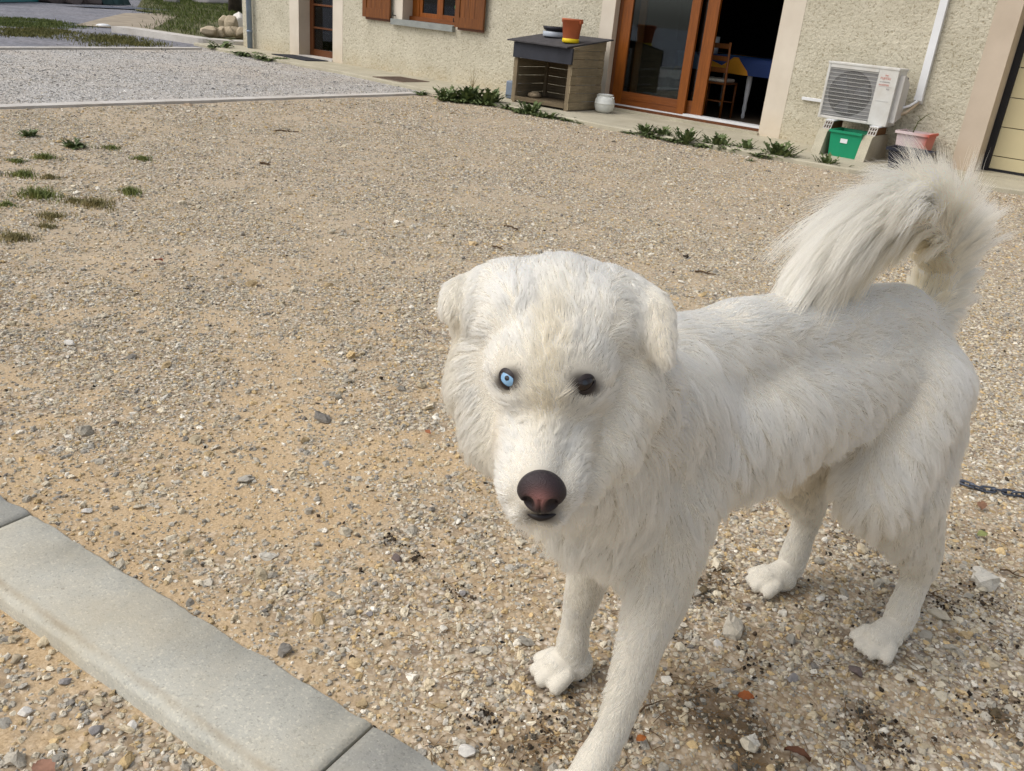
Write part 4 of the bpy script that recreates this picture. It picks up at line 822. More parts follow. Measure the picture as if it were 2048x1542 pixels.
def make_dog():
    me = dog_body()
    nv = len(me.vertices); V = np.empty(nv * 3); me.vertices.foreach_get('co', V); V = V.reshape(-1, 3); E_ = np.empty(len(me.edges) * 2, np.int32); me.edges.foreach_get('vertices', E_); E_ = E_.reshape(-1, 2)
    hdist = np.linalg.norm(V - HC_ - hf * .05, axis=1); msk = sstep(.17, .26, hdist) * sstep(.08, .16, V[:, 2]); nosed = np.linalg.norm(V - hd(0, .165, -.065), axis=1); msk = np.maximum(msk * .9, (.13 * sstep(.05, .09, nosed) * sstep(.115, .095, np.abs((V - HC_) @ hx)) + .03) * (hdist < .3)); msk *= sstep(.06, .12, V[:, 2])
    tcd = np.min(np.linalg.norm(V[:, None] - np.array(TC)[None], axis=2), 1); msk = np.where((tcd < .06) & (V[:, 2] > .78), msk * .3, msk)
    deg = np.bincount(E_.ravel(), minlength=nv)
    for it in range(70):
        A_ = np.stack([np.bincount(E_[:, 0], V[E_[:, 1], k], nv) + np.bincount(E_[:, 1], V[E_[:, 0], k], nv) for k in range(3)], 1) / deg[:, None]; V = V + (A_ - V) * (msk * .75)[:, None]
    me.vertices.foreach_set('co', V.ravel()); me.update()
    dog = bpy.data.objects.new('dog', me); C.objects.link(dog)
    tag(dog, 'big fluffy white dog with one blue eye standing on the gravel', 'dog')
    nv = len(me.vertices); V = np.empty(nv * 3); me.vertices.foreach_get('co', V); V = V.reshape(-1, 3); VN = np.empty(nv * 3); me.vertices.foreach_get('normal', VN); VN = VN.reshape(-1, 3)
    bvh = BVHTree.FromPolygons([tuple(v) for v in V], [tuple(p.vertices) for p in me.polygons])
    def onface(px, py, dy=0):
        d = Vector(ray(px, py)).normalized(); h = bvh.ray_cast(Vector(EYE), d); return np.array(h[0]), np.array(h[1])
    e1, n1 = onface(1014, 758); e2, n2 = onface(1170, 768); ns, nn = onface(1084, 978)
    mo, _m = onface(1083, 1022)
    print('eye', e1, e2, 'nose', ns, 'z head', HC_)
    er = .0158
    eyes = []
    def mk(name, mb, mat, par, lab=None): o = mb.build(name, mat, par); (lab and o.__setitem__('label', lab)); return o
    def sphere(c, r, ax=None, lo=0, hi=math.pi, n=24):
        m = MB(); ax = Vector(ax if ax is not None else (0, 0, 1)).normalized(); u = ax.orthogonal().normalized(); w = ax.cross(u); rows = 14; vs = []
        for i in range(rows + 1):
            t = lo + (hi - lo) * i / rows
            for k in range(n): q = 2 * math.pi * k / n; p = Vector(c) + ax * math.cos(t) * r + (u * math.cos(q) + w * math.sin(q)) * math.sin(t) * r; vs.append(tuple(p))
        m.add(vs, [(i * n + k, i * n + (k + 1) % n, (i + 1) * n + (k + 1) % n, (i + 1) * n + k) for i in range(rows) for k in range(n)], True); return m
    EYEW = simple('eye_white', srgb(150, 160, 176), .08, .1, 20, 0); EYEW.node_tree.nodes['Principled BSDF'].inputs['Coat Weight'].default_value = 1
    def glossy(n, c, r=.1): m = simple(n, c, r, .15, 60, 0); m.node_tree.nodes['Principled BSDF'].inputs['Coat Weight'].default_value = 1; return m
    BLUE = glossy('blue_iris', srgb(134, 178, 214)); BRWN = glossy('brown_iris', srgb(28, 18, 14), .2); BRWN.node_tree.nodes['Principled BSDF'].inputs['Coat Weight'].default_value = .3; PUP = glossy('pupil', srgb(10, 14, 24), .06); RIM = simple('dark_eye_rim', srgb(34, 28, 28), .45, .1, 60, .1)
    gaze = [vw * .95 + hu * .05, vw]
    LIDM = simple('dark_lid_skin', srgb(40, 32, 32), .5, .15, 80, .1); SCL = glossy('dark_sclera', srgb(70, 66, 72), .15)
    for (e, nrm, iris, lab, ri, sd) in ((e1, n1, BLUE, 'pale blue eye', .0092, -1), (e2, n2, BRWN, 'dark brown eye', .0094, 1)):
        gz = EYE - e; gz = gz / np.linalg.norm(gz); ax = gz * .9 + hf * .1; ax /= np.linalg.norm(ax); nm = nrm * .75 + ax * .25; nm /= np.linalg.norm(nm); c = e - nm * (er - .0030); ax = (e - c) / np.linalg.norm(e - c) * .8 + gz * .2; ax /= np.linalg.norm(ax)
        ux = hx - ax * (hx @ ax); ux /= np.linalg.norm(ux); uy = hu - ax * (hu @ ax) - ux * (hu @ ux); uy /= np.linalg.norm(uy)
        eo = mk('eye', sphere(c, er, ax), SCL if iris is BLUE else BRWN, dog, lab)
        mk('iris', sphere(c, er + .0003, ax + uy * .02, 0, math.asin(ri / er)), iris, eo); mk('pupil', sphere(c, er + .0006, ax + uy * .07, 0, math.asin(.0030 / er)), PUP, eo)
        vs = []; nq, nt = 40, 7                                   # lids: a shell over the eyeball with an almond opening
        for q in range(nq):
            a = 2 * math.pi * q / nq; cu, su = math.cos(a), math.sin(a)
            du = cu * .0124; dv = (su * (.0056 if su > 0 else .0080)) * (1 - .35 * abs(cu) ** 2.5) + du * .36 * sd
            if cu * sd < -.6: dv -= .0012 * (-cu * sd - .6) / .4
            r0_ = math.hypot(du, dv); aa = math.atan2(dv, du)
            for t in range(nt):
                f = t / (nt - 1); ang = math.asin(min(.99, r0_ / er)); th = ang + (math.radians(86) - ang) * f; rr_ = er + .0016 - .0008 * (t == 0)
                vs.append(tuple(c + (ax * math.cos(th) + (ux * math.cos(aa) + uy * math.sin(aa)) * math.sin(th)) * rr_))
        mk('eyelid', MB().add(vs, [(q * nt + t, ((q + 1) % nq) * nt + t, ((q + 1) % nq) * nt + t + 1, q * nt + t + 1) for q in range(nq) for t in range(nt - 1)], True), LIDM, eo)
    # nose pad
    nb = hd(0, .180, -.050); off = ns - nb
    nc = ns + hf * .003 - hz * .002
    NOSE = NT('nose_skin'); NOSE.set(.5, spec=.4); 
    NOSE_A = NOSE.n('Attribute', attribute_name='pink').outputs['Fac']
    NOSE.base(NOSE.mix(NOSE_A, srgb(38, 30, 34), srgb(160, 112, 108))); v = NOSE.n('TexVoronoi', i_Vector=NOSE.obj(), i_Scale=700).outputs['Distance']; NOSE.bump(v, .5, .0015)
    bmn = bmesh.new(); bmesh.ops.create_icosphere(bmn, subdivisions=5, radius=1)
    for q in bmn.verts:
        x, y, z = q.co.x, q.co.y, q.co.z
        X = x * .0285 * (1.0 - .22 * max(0, -z) + .05 * z); Z = z * .0290 * (1 - .12 * abs(x) ** 2) ; Y = y * .021
        if y > 0:
            for s_ in (-1, 1):
                r = math.hypot((x - s_ * .47) / .24, (z + .12 + .1 * (abs(x) - .47)) / .30); Y -= .010 * math.exp(-r ** 4 * .8)
                r2 = math.hypot((x - s_ * .78) / .22, (z + .38) / .10); Y -= .005 * math.exp(-r2 ** 2)
            Y -= .0035 * math.exp(-(x / .06) ** 2) * (1 if z < .25 else 0)
        q.co = Vector(nc + hx * X + hf * Y + hz * Z)
    mn = bpy.data.meshes.new('nose'); bmn.to_mesh(mn); bmn.free(); mn.polygons.foreach_set('use_smooth', [True] * len(mn.polygons))
    c_ = np.empty(len(mn.vertices) * 3); mn.vertices.foreach_get('co', c_); c_ = c_.reshape(-1, 3) - nc; xx, yy, zz = c_ @ hx / .0295, c_ @ hf / .021, c_ @ hz / .0275
    pk_ = np.exp(-((xx / .42) ** 2 + ((zz - .25) / .42) ** 2)) * .85 * (yy > 0)
    for s_ in (-1, 1): pk_ *= 1 - np.exp(-(((xx - s_ * .47) / .26) ** 2 + ((zz + .12) / .32) ** 2) ** 2)
    mn.attributes.new('pink', 'FLOAT', 'POINT').data.foreach_set('value', np.clip(pk_, 0, 1).astype(np.float32)); mn.materials.append(NOSE.m)
    no = bpy.data.objects.new('nose', mn); C.objects.link(no); no.parent = dog
    CM = simple('claw_horn', srgb(120, 108, 94), .4, .15, 60)
    for p_, H_ in CLAWS: mk('claw', MB().tube([p_ - H_ * .006, p_ + H_ * .004, p_ + H_ * .010 - np.array([0, 0, .006])], [.0042, .0036, .0012], 8), CM, dog)
    # dark lips under the nose
    lp = nc - hz * .033 - hf * .006
    lc = np.array(bvh.find_nearest(Vector(lp))[0]); b = bmesh.new(); bmesh.ops.create_icosphere(b, subdivisions=4, radius=1)
    for q in b.verts: x, y, z = q.co; q.co = Vector(lc + hx * x * .020 + hf * (y * .008 - abs(x) ** 2 * .006) + hz * (z * .0065 * (1 - .5 * abs(x)) + .002 * abs(x)) - hf * .002)
    ml = bpy.data.meshes.new('lip'); b.to_mesh(ml); b.free(); ml.materials.append(RIM); ml.polygons.foreach_set('use_smooth', [True] * len(ml.polygons)); lo = bpy.data.objects.new('lip', ml); C.objects.link(lo); lo.parent = dog
    # ---- skin colour
    def dark_at(P):
        d = np.zeros(len(P))
        for e, sd in ((e1, -1), (e2, 1)):
            q = P - e; x = q @ hx; z = q @ hu; z2 = z - x * .22 * sd * -1; d = np.maximum(d, np.exp(-((x / .0200) ** 2 + ((z2 + .001) / .0150) ** 2) ** 2))
        for e, sd in ((e1, -1), (e2, 1)):
            q = P - e; d = np.maximum(d, .85 * np.exp(-(((q @ hx) + sd * .013) / .007) ** 2 - (((q @ hu) + .008) / .0065) ** 2))
        q = P - e2; d = np.maximum(d, .5 * np.exp(-(((q @ hx) + .006) / .013) ** 2 - (((q @ hu) + .016) / .013) ** 2))
        q = P - lp; d = np.maximum(d, np.exp(-((q @ hx) / .022) ** 4 - (((q @ hz) - .000) / .012) ** 4 - (((q @ hf)) / .03) ** 2)); return d
    def tints(P, base):
        x = (P - HC_) @ hx; y = (P - HC_) @ hf; z = (P - HC_) @ hz; hd_ = np.linalg.norm(P - HC_, axis=1) < .2
        t = base + (fbm(P[:, 0] * 9 + P[:, 2] * 7, P[:, 1] * 9 - P[:, 2] * 5, 3, 4) - .5) * .55 + .12
        t = t + hd_ * (.30 * np.exp(-((np.abs(x) - .125) / .018) ** 2) + .95 * np.exp(-(x / .022) ** 2 - ((y - .06) / .07) ** 2) * (z > -.02) + .35 * np.exp(-((np.abs(x) - .075) / .018) ** 2 - ((z + .065) / .045) ** 2))
        bl = sstep(.5, .38, P[:, 2]) * .12 + .75 * np.exp(-(np.linalg.norm(P - dl(.12, -.07, .42), axis=1) / .11) ** 2) + .3 * np.exp(-(np.linalg.norm(P - dl(.05, .16, .42), axis=1) / .05) ** 2); return np.clip(t + bl, 0, 1)
    dk = dark_at(V)
    ca = me.attributes.new('skin', 'FLOAT_COLOR', 'POINT'); A0 = np.array(srgb(206, 200, 186)); A1 = np.array(srgb(40, 34, 34))
    ca.data.foreach_set('color', (A0 * (1 - dk[:, None]) + A1 * dk[:, None]).astype(np.float32).ravel())
    SK = NT('dog_skin'); SK.set(.8, spec=.2); SK.base(SK.n('Attribute', attribute_name='skin').outputs['Color']); me.materials.append(SK.m)
    # ---- fur
    P4 = [p.vertices[:] for p in me.polygons]; T = []
    for q in P4:
        for k in range(1, len(q) - 1): T.append((q[0], q[k], q[k + 1]))
    T = np.array(T); a, b, c = V[T[:, 0]], V[T[:, 1]], V[T[:, 2]]; ar = np.linalg.norm(np.cross(b - a, c - a), axis=1) / 2
    cen = (a + b + c) / 3; D = prim_eval(cen)
    ish = D[:, NH0:NH1].min(1) <= np.minimum(D[:, :NH0].min(1), 1) ; ist = D[:, NT0:NT1].min(1) < np.minimum(D[:, :NT0].min(1), D[:, NH0:].min(1))
    lens = np.array([p[5] for p in PR]); Wt = np.exp(-np.maximum(D - D.min(1, keepdims=True), 0) / .012); Wt /= Wt.sum(1, keepdims=True); Lc = Wt @ lens
    dens = np.where(Lc < .02, 2.3, 1.0) * np.where(ish, 2.2, 1) * np.where(ist, 1.9, 1)
    N = FUR_N; pick = rng.choice(len(T), N, p=ar * dens / (ar * dens).sum()); u = rng.random((N, 2)); f_ = u.sum(1) > 1; u[f_] = 1 - u[f_]
    P = a[pick] + (b - a)[pick] * u[:, :1] + (c - a)[pick] * u[:, 1:]; NR = VN[T[pick, 0]] * (1 - u.sum(1))[:, None] + VN[T[pick, 1]] * u[:, :1] + VN[T[pick, 2]] * u[:, 1:]; NR /= np.linalg.norm(NR, axis=1, keepdims=True)
    flows = np.array([p[4] for p in PR]); lifts = np.array([p[6] for p in PR]); tin = np.array([p[7] for p in PR])
    D0_ = prim_eval(P); isT_ = D0_[:, NT0:NT1].min(1) < np.minimum(D0_[:, :NT0].min(1), D0_[:, NH0:].min(1)); pl_ = lens[D0_.argmin(1)]; pg = np.where(isT_, .55, np.where(pl_ > .035, .42, np.where(pl_ < .02, 1.3, .9))); G = 8000; gi = rng.choice(N, G, replace=False, p=pg / pg.sum())
    kd = kdtree.KDTree(G)
    for i, k in enumerate(gi): kd.insert(P[k], i)
    kd.balance(); own = np.array([kd.find(p)[1] for p in P.tolist()])
    def params(P):
        D = prim_eval(P); W_ = np.exp(-np.maximum(D - D.min(1, keepdims=True), 0) / .016); W_ /= W_.sum(1, keepdims=True)
        return W_ @ flows, W_ @ lens, W_ @ lifts, W_ @ tin, (W_[:, NT0:NT1].sum(1) > .5), (W_[:, NH0:NH1].sum(1) > .5)
    FL, LN, LF, TN, TA, HD = params(P)
    # swirl of the coat: slow noise turns the flow, each tuft leans its own way
    cro = np.cross(NR, FL); sw = (fbm(P[:, 0] * 5 + 3 * P[:, 2], P[:, 1] * 5 + 4 * P[:, 2], 3, 14) - .5) * 1.3
    FL = FL + cro * (sw * np.where(HD, .5, 1))[:, None]
    gr_ = rng.normal(0, 1, (G, 3)); gl = np.exp(rng.normal(0, .16, G)); gc = rng.random(G)
    FL = FL + gr_[own] * np.where(TA, .16, .17)[:, None] + rng.normal(0, .07, (N, 3))
    FL = FL - NR * (FL * NR).sum(1)[:, None]; FL /= np.linalg.norm(FL, axis=1, keepdims=True) + 1e-6
    for e in (e1, e2):
        q = P - e; r_ = np.linalg.norm(q, axis=1, keepdims=True); k_ = np.exp(-(r_ / .022) ** 2); q = q / (r_ + 1e-6); q = q - NR * (q * NR).sum(1)[:, None]; FL = FL * (1 - k_) + q * k_; FL /= np.linalg.norm(FL, axis=1, keepdims=True) + 1e-6
    LN = LN * gl[own] * rng.uniform(.75, 1.15, N)
    # tail fringe: long hair fans away from the curl
    tc = np.array(TC); ta = np.linspace(0, 1, len(TC)); dd = np.linalg.norm(P[:, None] - tc[None], axis=2); kk = dd.argmin(1); tp = ta[kk]
    cur = tc.mean(0) * .5 + tc[4] * .1 + tc[3] * .1 + dl(.08, 0, .80) * .3; rad = P - dl(.09, 0, .83); rad -= np.array([*DS, 0]) * (rad @ np.array([*DS, 0]))[:, None] * .6; rad /= np.linalg.norm(rad, axis=1, keepdims=True)
    tg = np.gradient(tc, axis=0); tg /= np.linalg.norm(tg, axis=1, keepdims=True)
    outer = (NR * rad).sum(1)
    tl = (.062 + .048 * sstep(.1, .4, tp) + .055 * sstep(.45, .7, tp)) * np.where((gc[own] > .9) & (outer > 0) & (tp > .3), 1.4, 1)
    tdir = tg[kk] * (.95 + .2 * tp)[:, None] + rad * np.where(outer > -.2, .95 - .15 * tp, .12)[:, None] + gr_[own] * .13 + rng.normal(0, .05, (N, 3)) + NR * .25
    tdir /= np.linalg.norm(tdir, axis=1, keepdims=True)
    dark = dark_at(P)
    near_eye = np.minimum(np.linalg.norm(P - e1, axis=1), np.linalg.norm(P - e2, axis=1)); LN = np.where(near_eye < .03, np.minimum(LN, .0025 + np.maximum(near_eye - .008, 0) * .35), LN)
    dn_ = np.linalg.norm((P - nc) / np.array([1, 1, 1]), axis=1); LN = np.where(dn_ < .05, np.minimum(LN, .004 + .12 * np.maximum(dn_ - .02, 0)), LN)
    qn = P - nc; innose = ((qn @ hx) / .027) ** 2 + ((qn @ hz) / .026) ** 2 < 1; innose &= (qn @ hf) > -.02
    ineye = near_eye < .0108; inlip = dark_at(P) * (np.linalg.norm(P - lp, axis=1) < .04) > .6
    keep = ~(innose | ineye | inlip); keep &= P[:, 2] > .004
    LN = np.where(P[:, 2] < .03, np.minimum(LN, .008), LN)
    K = 7; d0 = NR * np.sin(LF)[:, None] * 1.1 + FL * np.cos(LF)[:, None]; d0 = np.where(TA[:, None], tdir, d0); LN = np.where(TA, tl * gl[own] * rng.uniform(.7, 1.1, N) * np.where(outer > -.15, 1, .50 + .35 * sstep(.3, .55, tp)) * (1 - .45 * sstep(.8, 1, tp)), LN)
    d0 /= np.linalg.norm(d0, axis=1, keepdims=True)
    X = np.zeros((N, K, 3)); X[:, 0] = P - NR * .001; d = d0.copy()
    for k in range(1, K):
        s_ = k / (K - 1); d = d + np.where(TA[:, None], tg[kk] * .06 * tp[:, None] + g_ * (.04 + .27 * tp)[:, None], FL * .16 + g_ * .10 * (LN / .05)[:, None]) - np.where(TA[:, None] | (LN < .02)[:, None], 0, NR * .035)
        d = d / np.linalg.norm(d, axis=1, keepdims=True); X[:, k] = X[:, k - 1] + d * (LN / (K - 1))[:, None]
    gk = X[gi][own]; tt = (np.linspace(0, 1, K) ** 1.3)[None, :, None]; shift = (gk - X); lim = (.35 * LN)[:, None, None]
    sn = np.linalg.norm(shift, axis=2, keepdims=True); shift = shift * np.minimum(1, np.where(TA, .045, .028)[:, None, None] / (sn + 1e-6))
    X = X + shift * tt * (np.where(TA, .62, np.where(LN < .02, .22, np.where(HD, .4, .62))) * (.6 + .5 * gc[own]))[:, None, None]
    X[:, 1:] += np.cumsum(rng.normal(0, 1, (N, K - 1, 3)), 1) * (LN * .012)[:, None, None]
    X[:, :, 2] = np.maximum(X[:, :, 2], .001)
    tn = tints(P, TN + .12 * (gc[own] - .5)); 
    inner = TA * np.clip(.55 - outer * .6, 0, 1); tn = np.clip(tn + inner * .4, 0, 1)
    c0 = np.array(srgb(254, 253, 247)); c1 = np.array(srgb(248, 234, 194)); cd = np.array(srgb(34, 28, 28)); tn = np.where(TA, np.clip(tn * .62, 0, .8), tn * .75); colr = (c0 * (1 - tn[:, None] * .7) + c1 * tn[:, None] * .7) * np.clip(rng.normal(.975, .045, (N, 1)), .72, 1) * (.95 + .05 * gc[own])[:, None]
    xh = (P - HC_) @ hx; yh = (P - HC_) @ hf; zh = (P - HC_) @ hz; uh = (P - HC_) @ hu; hd2 = np.linalg.norm(P - HC_, axis=1) < .22
    tan = hd2 * (.34 * np.exp(-(xh / .020) ** 2 - ((uh - .035) / .055) ** 2) * (yh > 0) + .24 * np.exp(-((np.abs(xh) - .128) / .016) ** 2 - ((uh - .06) / .05) ** 2) + .16 * np.exp(-((np.abs(xh) - .062) / .016) ** 2 - ((uh + .075) / .045) ** 2) + .25 * np.exp(-(xh / .02) ** 2 - ((uh + .055) / .03) ** 2))
    tan = tan + .45 * np.exp(-(np.linalg.norm(P - dl(.12, -.06, .42), axis=1) / .12) ** 2) + TA * np.clip(.12 - outer * .5, .0, .55) + hd2 * .3 * np.exp(-((np.abs(xh) - .056) / .010) ** 2 - ((uh + .085) / .035) ** 2)  # narrow bands beside the muzzle put the shade of the cheek hollows into the fur colour
    tan = np.clip(tan * (.6 + .8 * fbm(P[:, 0] * 30, P[:, 2] * 30 + P[:, 1] * 20, 2, 8)), 0, .8)[:, None]; ct = np.where(TA[:, None], np.array(srgb(238, 214, 150))[None], np.array(srgb(212, 186, 136))[None]); colr = colr * (1 - tan) + ct * tan
    colr = colr * (1 - dark[:, None]) + cd * dark[:, None]; colr[:, 3] = 1
    X = X[keep]; colr = colr[keep]; LNk = LN[keep]; n = len(X); TAk = TA[keep]
    hc = bpy.data.hair_curves.new('fur'); hc.add_curves([K] * n); hc.attributes['position'].data.foreach_set('vector', X.astype(np.float32).ravel()) if 'position' in hc.attributes else None
    ra = hc.attributes.get('radius') or hc.attributes.new('radius', 'FLOAT', 'POINT')
    prof = np.array([1, 1, .95, .85, .7, .45, .12]); r0 = np.where(LNk < .015, .00030, np.where(TAk, .00042, .00036)); ra.data.foreach_set('value', (r0[:, None] * prof[None]).astype(np.float32).ravel())
    at = hc.attributes.new('col', 'FLOAT_COLOR', 'CURVE'); at.data.foreach_set('color', colr.astype(np.float32).ravel())
    FM = NT('white_fur'); FM.t.nodes.remove(FM.b)
    hb = FM.n('BsdfHairPrincipled'); hb.model = 'CHIANG'; hb.parametrization = 'COLOR'
    FM.l(FM.n('Attribute', attribute_name='col').outputs['Color'], hb.inputs['Color']); hb.inputs['Roughness'].default_value = .5; hb.inputs['Radial Roughness'].default_value = .6; hb.inputs['Random Roughness'].default_value = .2
    df = FM.n('BsdfDiffuse', i_Color=hb.inputs['Color'].links[0].from_socket); mxf = FM.n('MixShader'); mxf.inputs[0].default_value = .2; FM.l(hb.outputs[0], mxf.inputs[1]); FM.l(df.outputs[0], mxf.inputs[2]); FM.l(mxf.outputs[0], FM.out.inputs[0]); hc.materials.append(FM.m)
    fo = bpy.data.objects.new('fur', hc); C.objects.link(fo); fo.parent = dog; fo['kind'] = 'stuff'
    return dog
FUR_N = 270000
make_dog()

# ------------------------------------------------------------------ chain, leaves, twigs
STEEL = simple('dark_galvanised_steel', srgb(92, 98, 110), .4, .2, 30, .2, metal=.7)
ch = tag(empty('chain'), 'dark steel chain lying on the gravel behind the hind legs of the dog', 'chain')
cp = [np.array([*gp(*q)[:2]]) for q in ((1850, 958), (1915, 968), (1960, 982), (2005, 990), (2048, 996), (2110, 1004), (2200, 1030), (2300, 1075))]
seg = np.concatenate([[0], np.cumsum([np.linalg.norm(b - a) for a, b in zip(cp[:-1], cp[1:])])]); sp = .031
base_link = None
for k in range(int(seg[-1] / sp)):
    u = k * sp; x, y = np.interp(u, seg, [p[0] for p in cp]), np.interp(u, seg, [p[1] for p in cp]); x2, y2 = np.interp(u + .01, seg, [p[0] for p in cp]), np.interp(u + .01, seg, [p[1] for p in cp])
    if base_link is None:
        base_link = MB().tube([(.014 * (1 if abs(a) < math.pi / 2 else -1) + .0085 * math.cos(a), .0085 * math.sin(a), 0) for a in np.linspace(-math.pi, math.pi, 17)[:-1] + .01], .0034, 8, True).build('link', STEEL, ch); L_ = base_link
    else: L_ = base_link.copy(); C.objects.link(L_)
    z = float(ground_h(np.array(x), np.array(y))) + .011
    L_.location = (x, y, z + random.uniform(-.001, .002)); L_.rotation_euler = (R(30) + (R(90) if k % 2 else 0) + random.uniform(-.2, .2), random.uniform(-.1, .1), math.atan2(y2 - y, x2 - x) + random.uniform(-.15, .15))
def leaf_obj(px, py, size, col, label, rot):
    p = gp(px, py); n = 9; vs = []; fs = []
    for i in range(n):
        t = i / (n - 1); w = math.sin(math.pi * min(1, t * .94 + .04)) ** .8 * .36 * (1 + .25 * (i % 2)); c = .18 * math.sin(t * 3)
        vs += [(t - .5, -w, .16 + c * .6 + .10 * t), (t - .5, 0, c), (t - .5, w, .12 + c * .6)]
    for i in range(n - 1):
        for k in (0, 1): fs.append((i * 3 + k, i * 3 + 3 + k, i * 3 + 4 + k, i * 3 + 1 + k))
    m = simple('dead_leaf_tone', col, .8, .3, 60, .2); o = MB().add([(a * size, b * size, c * size + .004) for a, b, c in vs], fs, True).build('dead_leaf', m)
    o.location = (p[0], p[1], float(ground_h(np.array(p[0]), np.array(p[1]))) + .008); o.rotation_euler = (random.uniform(-.3, .3), random.uniform(-.3, .3), rot)
    return tag(o, label, 'leaf')
leaf_obj(1490, 1405, .034, srgb(150, 84, 40), 'rusty orange dead leaf on the gravel right of the near foreleg', .4)
leaf_obj(1280, 1490, .022, srgb(156, 92, 40), 'small curled orange leaf beside the foreleg at the bottom edge', 1.2)
leaf_obj(1960, 1018, .034, srgb(124, 92, 70), 'brown dead leaf on the gravel below the chain', 2.0)
leaf_obj(1962, 1075, .03, srgb(132, 138, 84), 'pale green leaf lying on the gravel near the right edge', .9)
leaf_obj(855, 872, .022, srgb(158, 100, 66), 'small reddish dead leaf left of the cheek of the dog', .2)
leaf_obj(1590, 1525, .05, srgb(104, 66, 44), 'dark brown leaf flat on the ground at the bottom right', .1)
leaf_obj(86, 1527, .045, srgb(150, 112, 92), 'pinkish brown chip lying left of the kerb at the lower corner', .2)
leaf_obj(318, 528, .05, srgb(142, 78, 48), 'reddish dead leaf on sandy gravel at left', .3)
TWG = simple('dry_twig', srgb(84, 66, 46), .9, .2, 30)
def twig(px0, py0, px1, py1, r, label, bend=.1):
    a = gp(px0, py0, .006); b = gp(px1, py1, .006); d = b - a; L = np.linalg.norm(d); n = np.array([-d[1], d[0], 0]); pts = []
    for i in range(9):
        t = i / 8; q = a + d * t + n * bend * math.sin(t * 3.1) * (1 + .3 * math.sin(t * 11)); pts.append((q[0], q[1], .007 + .006 * math.sin(t * 5) ** 2))
    m = MB().tube(pts, [r * (1 - .6 * i / 8) for i in range(9)], 6)
    q = Vector(pts[4]); m.tube([q, q + Vector((n[0] * .3 + d[0] * .15, n[1] * .3 + d[1] * .15, .008))], [r * .6, r * .2], 5)
    return tag(m.build('twig', TWG), label, 'twig')
twig(548, 262, 597, 265, .009, 'thin dark twig on the gravel in the middle of the yard'); twig(520, 326, 540, 331, .010, 'short dark twig left of centre on the gravel')
twig(1812, 1168, 1905, 1215, .0022, 'thin brown twig right of the hind paws'); twig(1822, 1195, 1880, 1197, .0018, 'straight thin stalk lying just below the thin brown twig')
twig(1390, 543, 1432, 552, .006, 'dark twig on the gravel behind the right ear of the dog'); twig(1008, 452, 1030, 464, .006, 'small crooked twig above the head of the dog', .3)
twig(2000, 1140, 2048, 1160, .003, 'dark twig on the gravel at the right edge'); twig(1280, 1425, 1330, 1405, .0022, 'thin brown stalk next to the near foreleg')
twig(985, 494, 1005, 500, .006, 'tiny dark twig just above the forehead of the dog', .2)
# larger stones one can point at
RKM = {k: simple('rock_' + k, c, .85, .2, 60, .4) for k, c in dict(grey=srgb(140, 136, 134), pale=srgb(206, 202, 194), dark=srgb(104, 92, 88), tan=srgb(172, 158, 134)).items()}
def rock(name, x, y, z, sx, sy, sz, mat, label=None, cat='stone', seed=0, par=None, sub=3):
    b = bmesh.new(); bmesh.ops.create_icosphere(b, subdivisions=sub, radius=.5); r_ = random.Random(seed); pl_ = [(Vector((r_.gauss(0, 1), r_.gauss(0, 1), r_.gauss(0, 1))).normalized(), r_.uniform(.28, .42)) for _ in range(11)]
    for v in b.verts:
        for n, d in pl_:
            e = v.co.dot(n) - d
            if e > 0: v.co -= n * e * .92
    for v in b.verts: v.co = Vector((v.co.x * sx, v.co.y * sy, v.co.z * sz))
    me = bpy.data.meshes.new(name); b.to_mesh(me); b.free(); me.materials.append(mat); o = bpy.data.objects.new(name, me); C.objects.link(o); o.location = (x, y, z); o.rotation_euler = (0, 0, seed)
    if par: o.parent = par
    else: tag(o, label, cat)
    return o
for k, (px, py, w, m, lab) in enumerate(((792, 1120, .034, 'dark', 'dark angular stone left of the far foreleg'), (175, 1024, .028, 'pale', 'pale angular stone just above the kerb at left'), (925, 1190, .024, 'grey', 'grey stone among dark litter below the muzzle'),
    (1712, 1345, .040, 'dark', 'dark brown flat stone between the hind paw and bottom edge'), (1640, 1200, .026, 'pale', 'pale stone near the far hind paw'), (1585, 1358, .034, 'grey', 'blue grey stone below the far hind paw'), (1435, 1290, .03, 'pale', 'pale stone right of the near foreleg'),
    (930, 1520, .042, 'pale', 'large pale chip beside the kerb at the bottom edge'), (190, 1440, .034, 'grey', 'long grey stone left of the kerb near the bottom'), (262, 1432, .03, 'pale', 'broken pale stone against the near edge of the kerb'), (46, 1405, .032, 'pale', 'rounded pale stone in the lower left corner'),
    (128, 1345, .026, 'grey', 'grey pebble left of the kerb'), (30, 1300, .03, 'tan', 'tan stone near the left edge below the kerb'), (140, 690, .05, 'pale', 'pale stone on the sandy gravel at left'), (740, 1233, .022, 'grey', 'slim upright grey stone in the sandy gravel'))):
    p = gp(px, py); g = float(ground_h(np.array(p[0]), np.array(p[1]))); rock('stone', p[0], p[1], g + w * .16, w, w * .7, w * .5, RKM[m], lab, seed=k + 3)

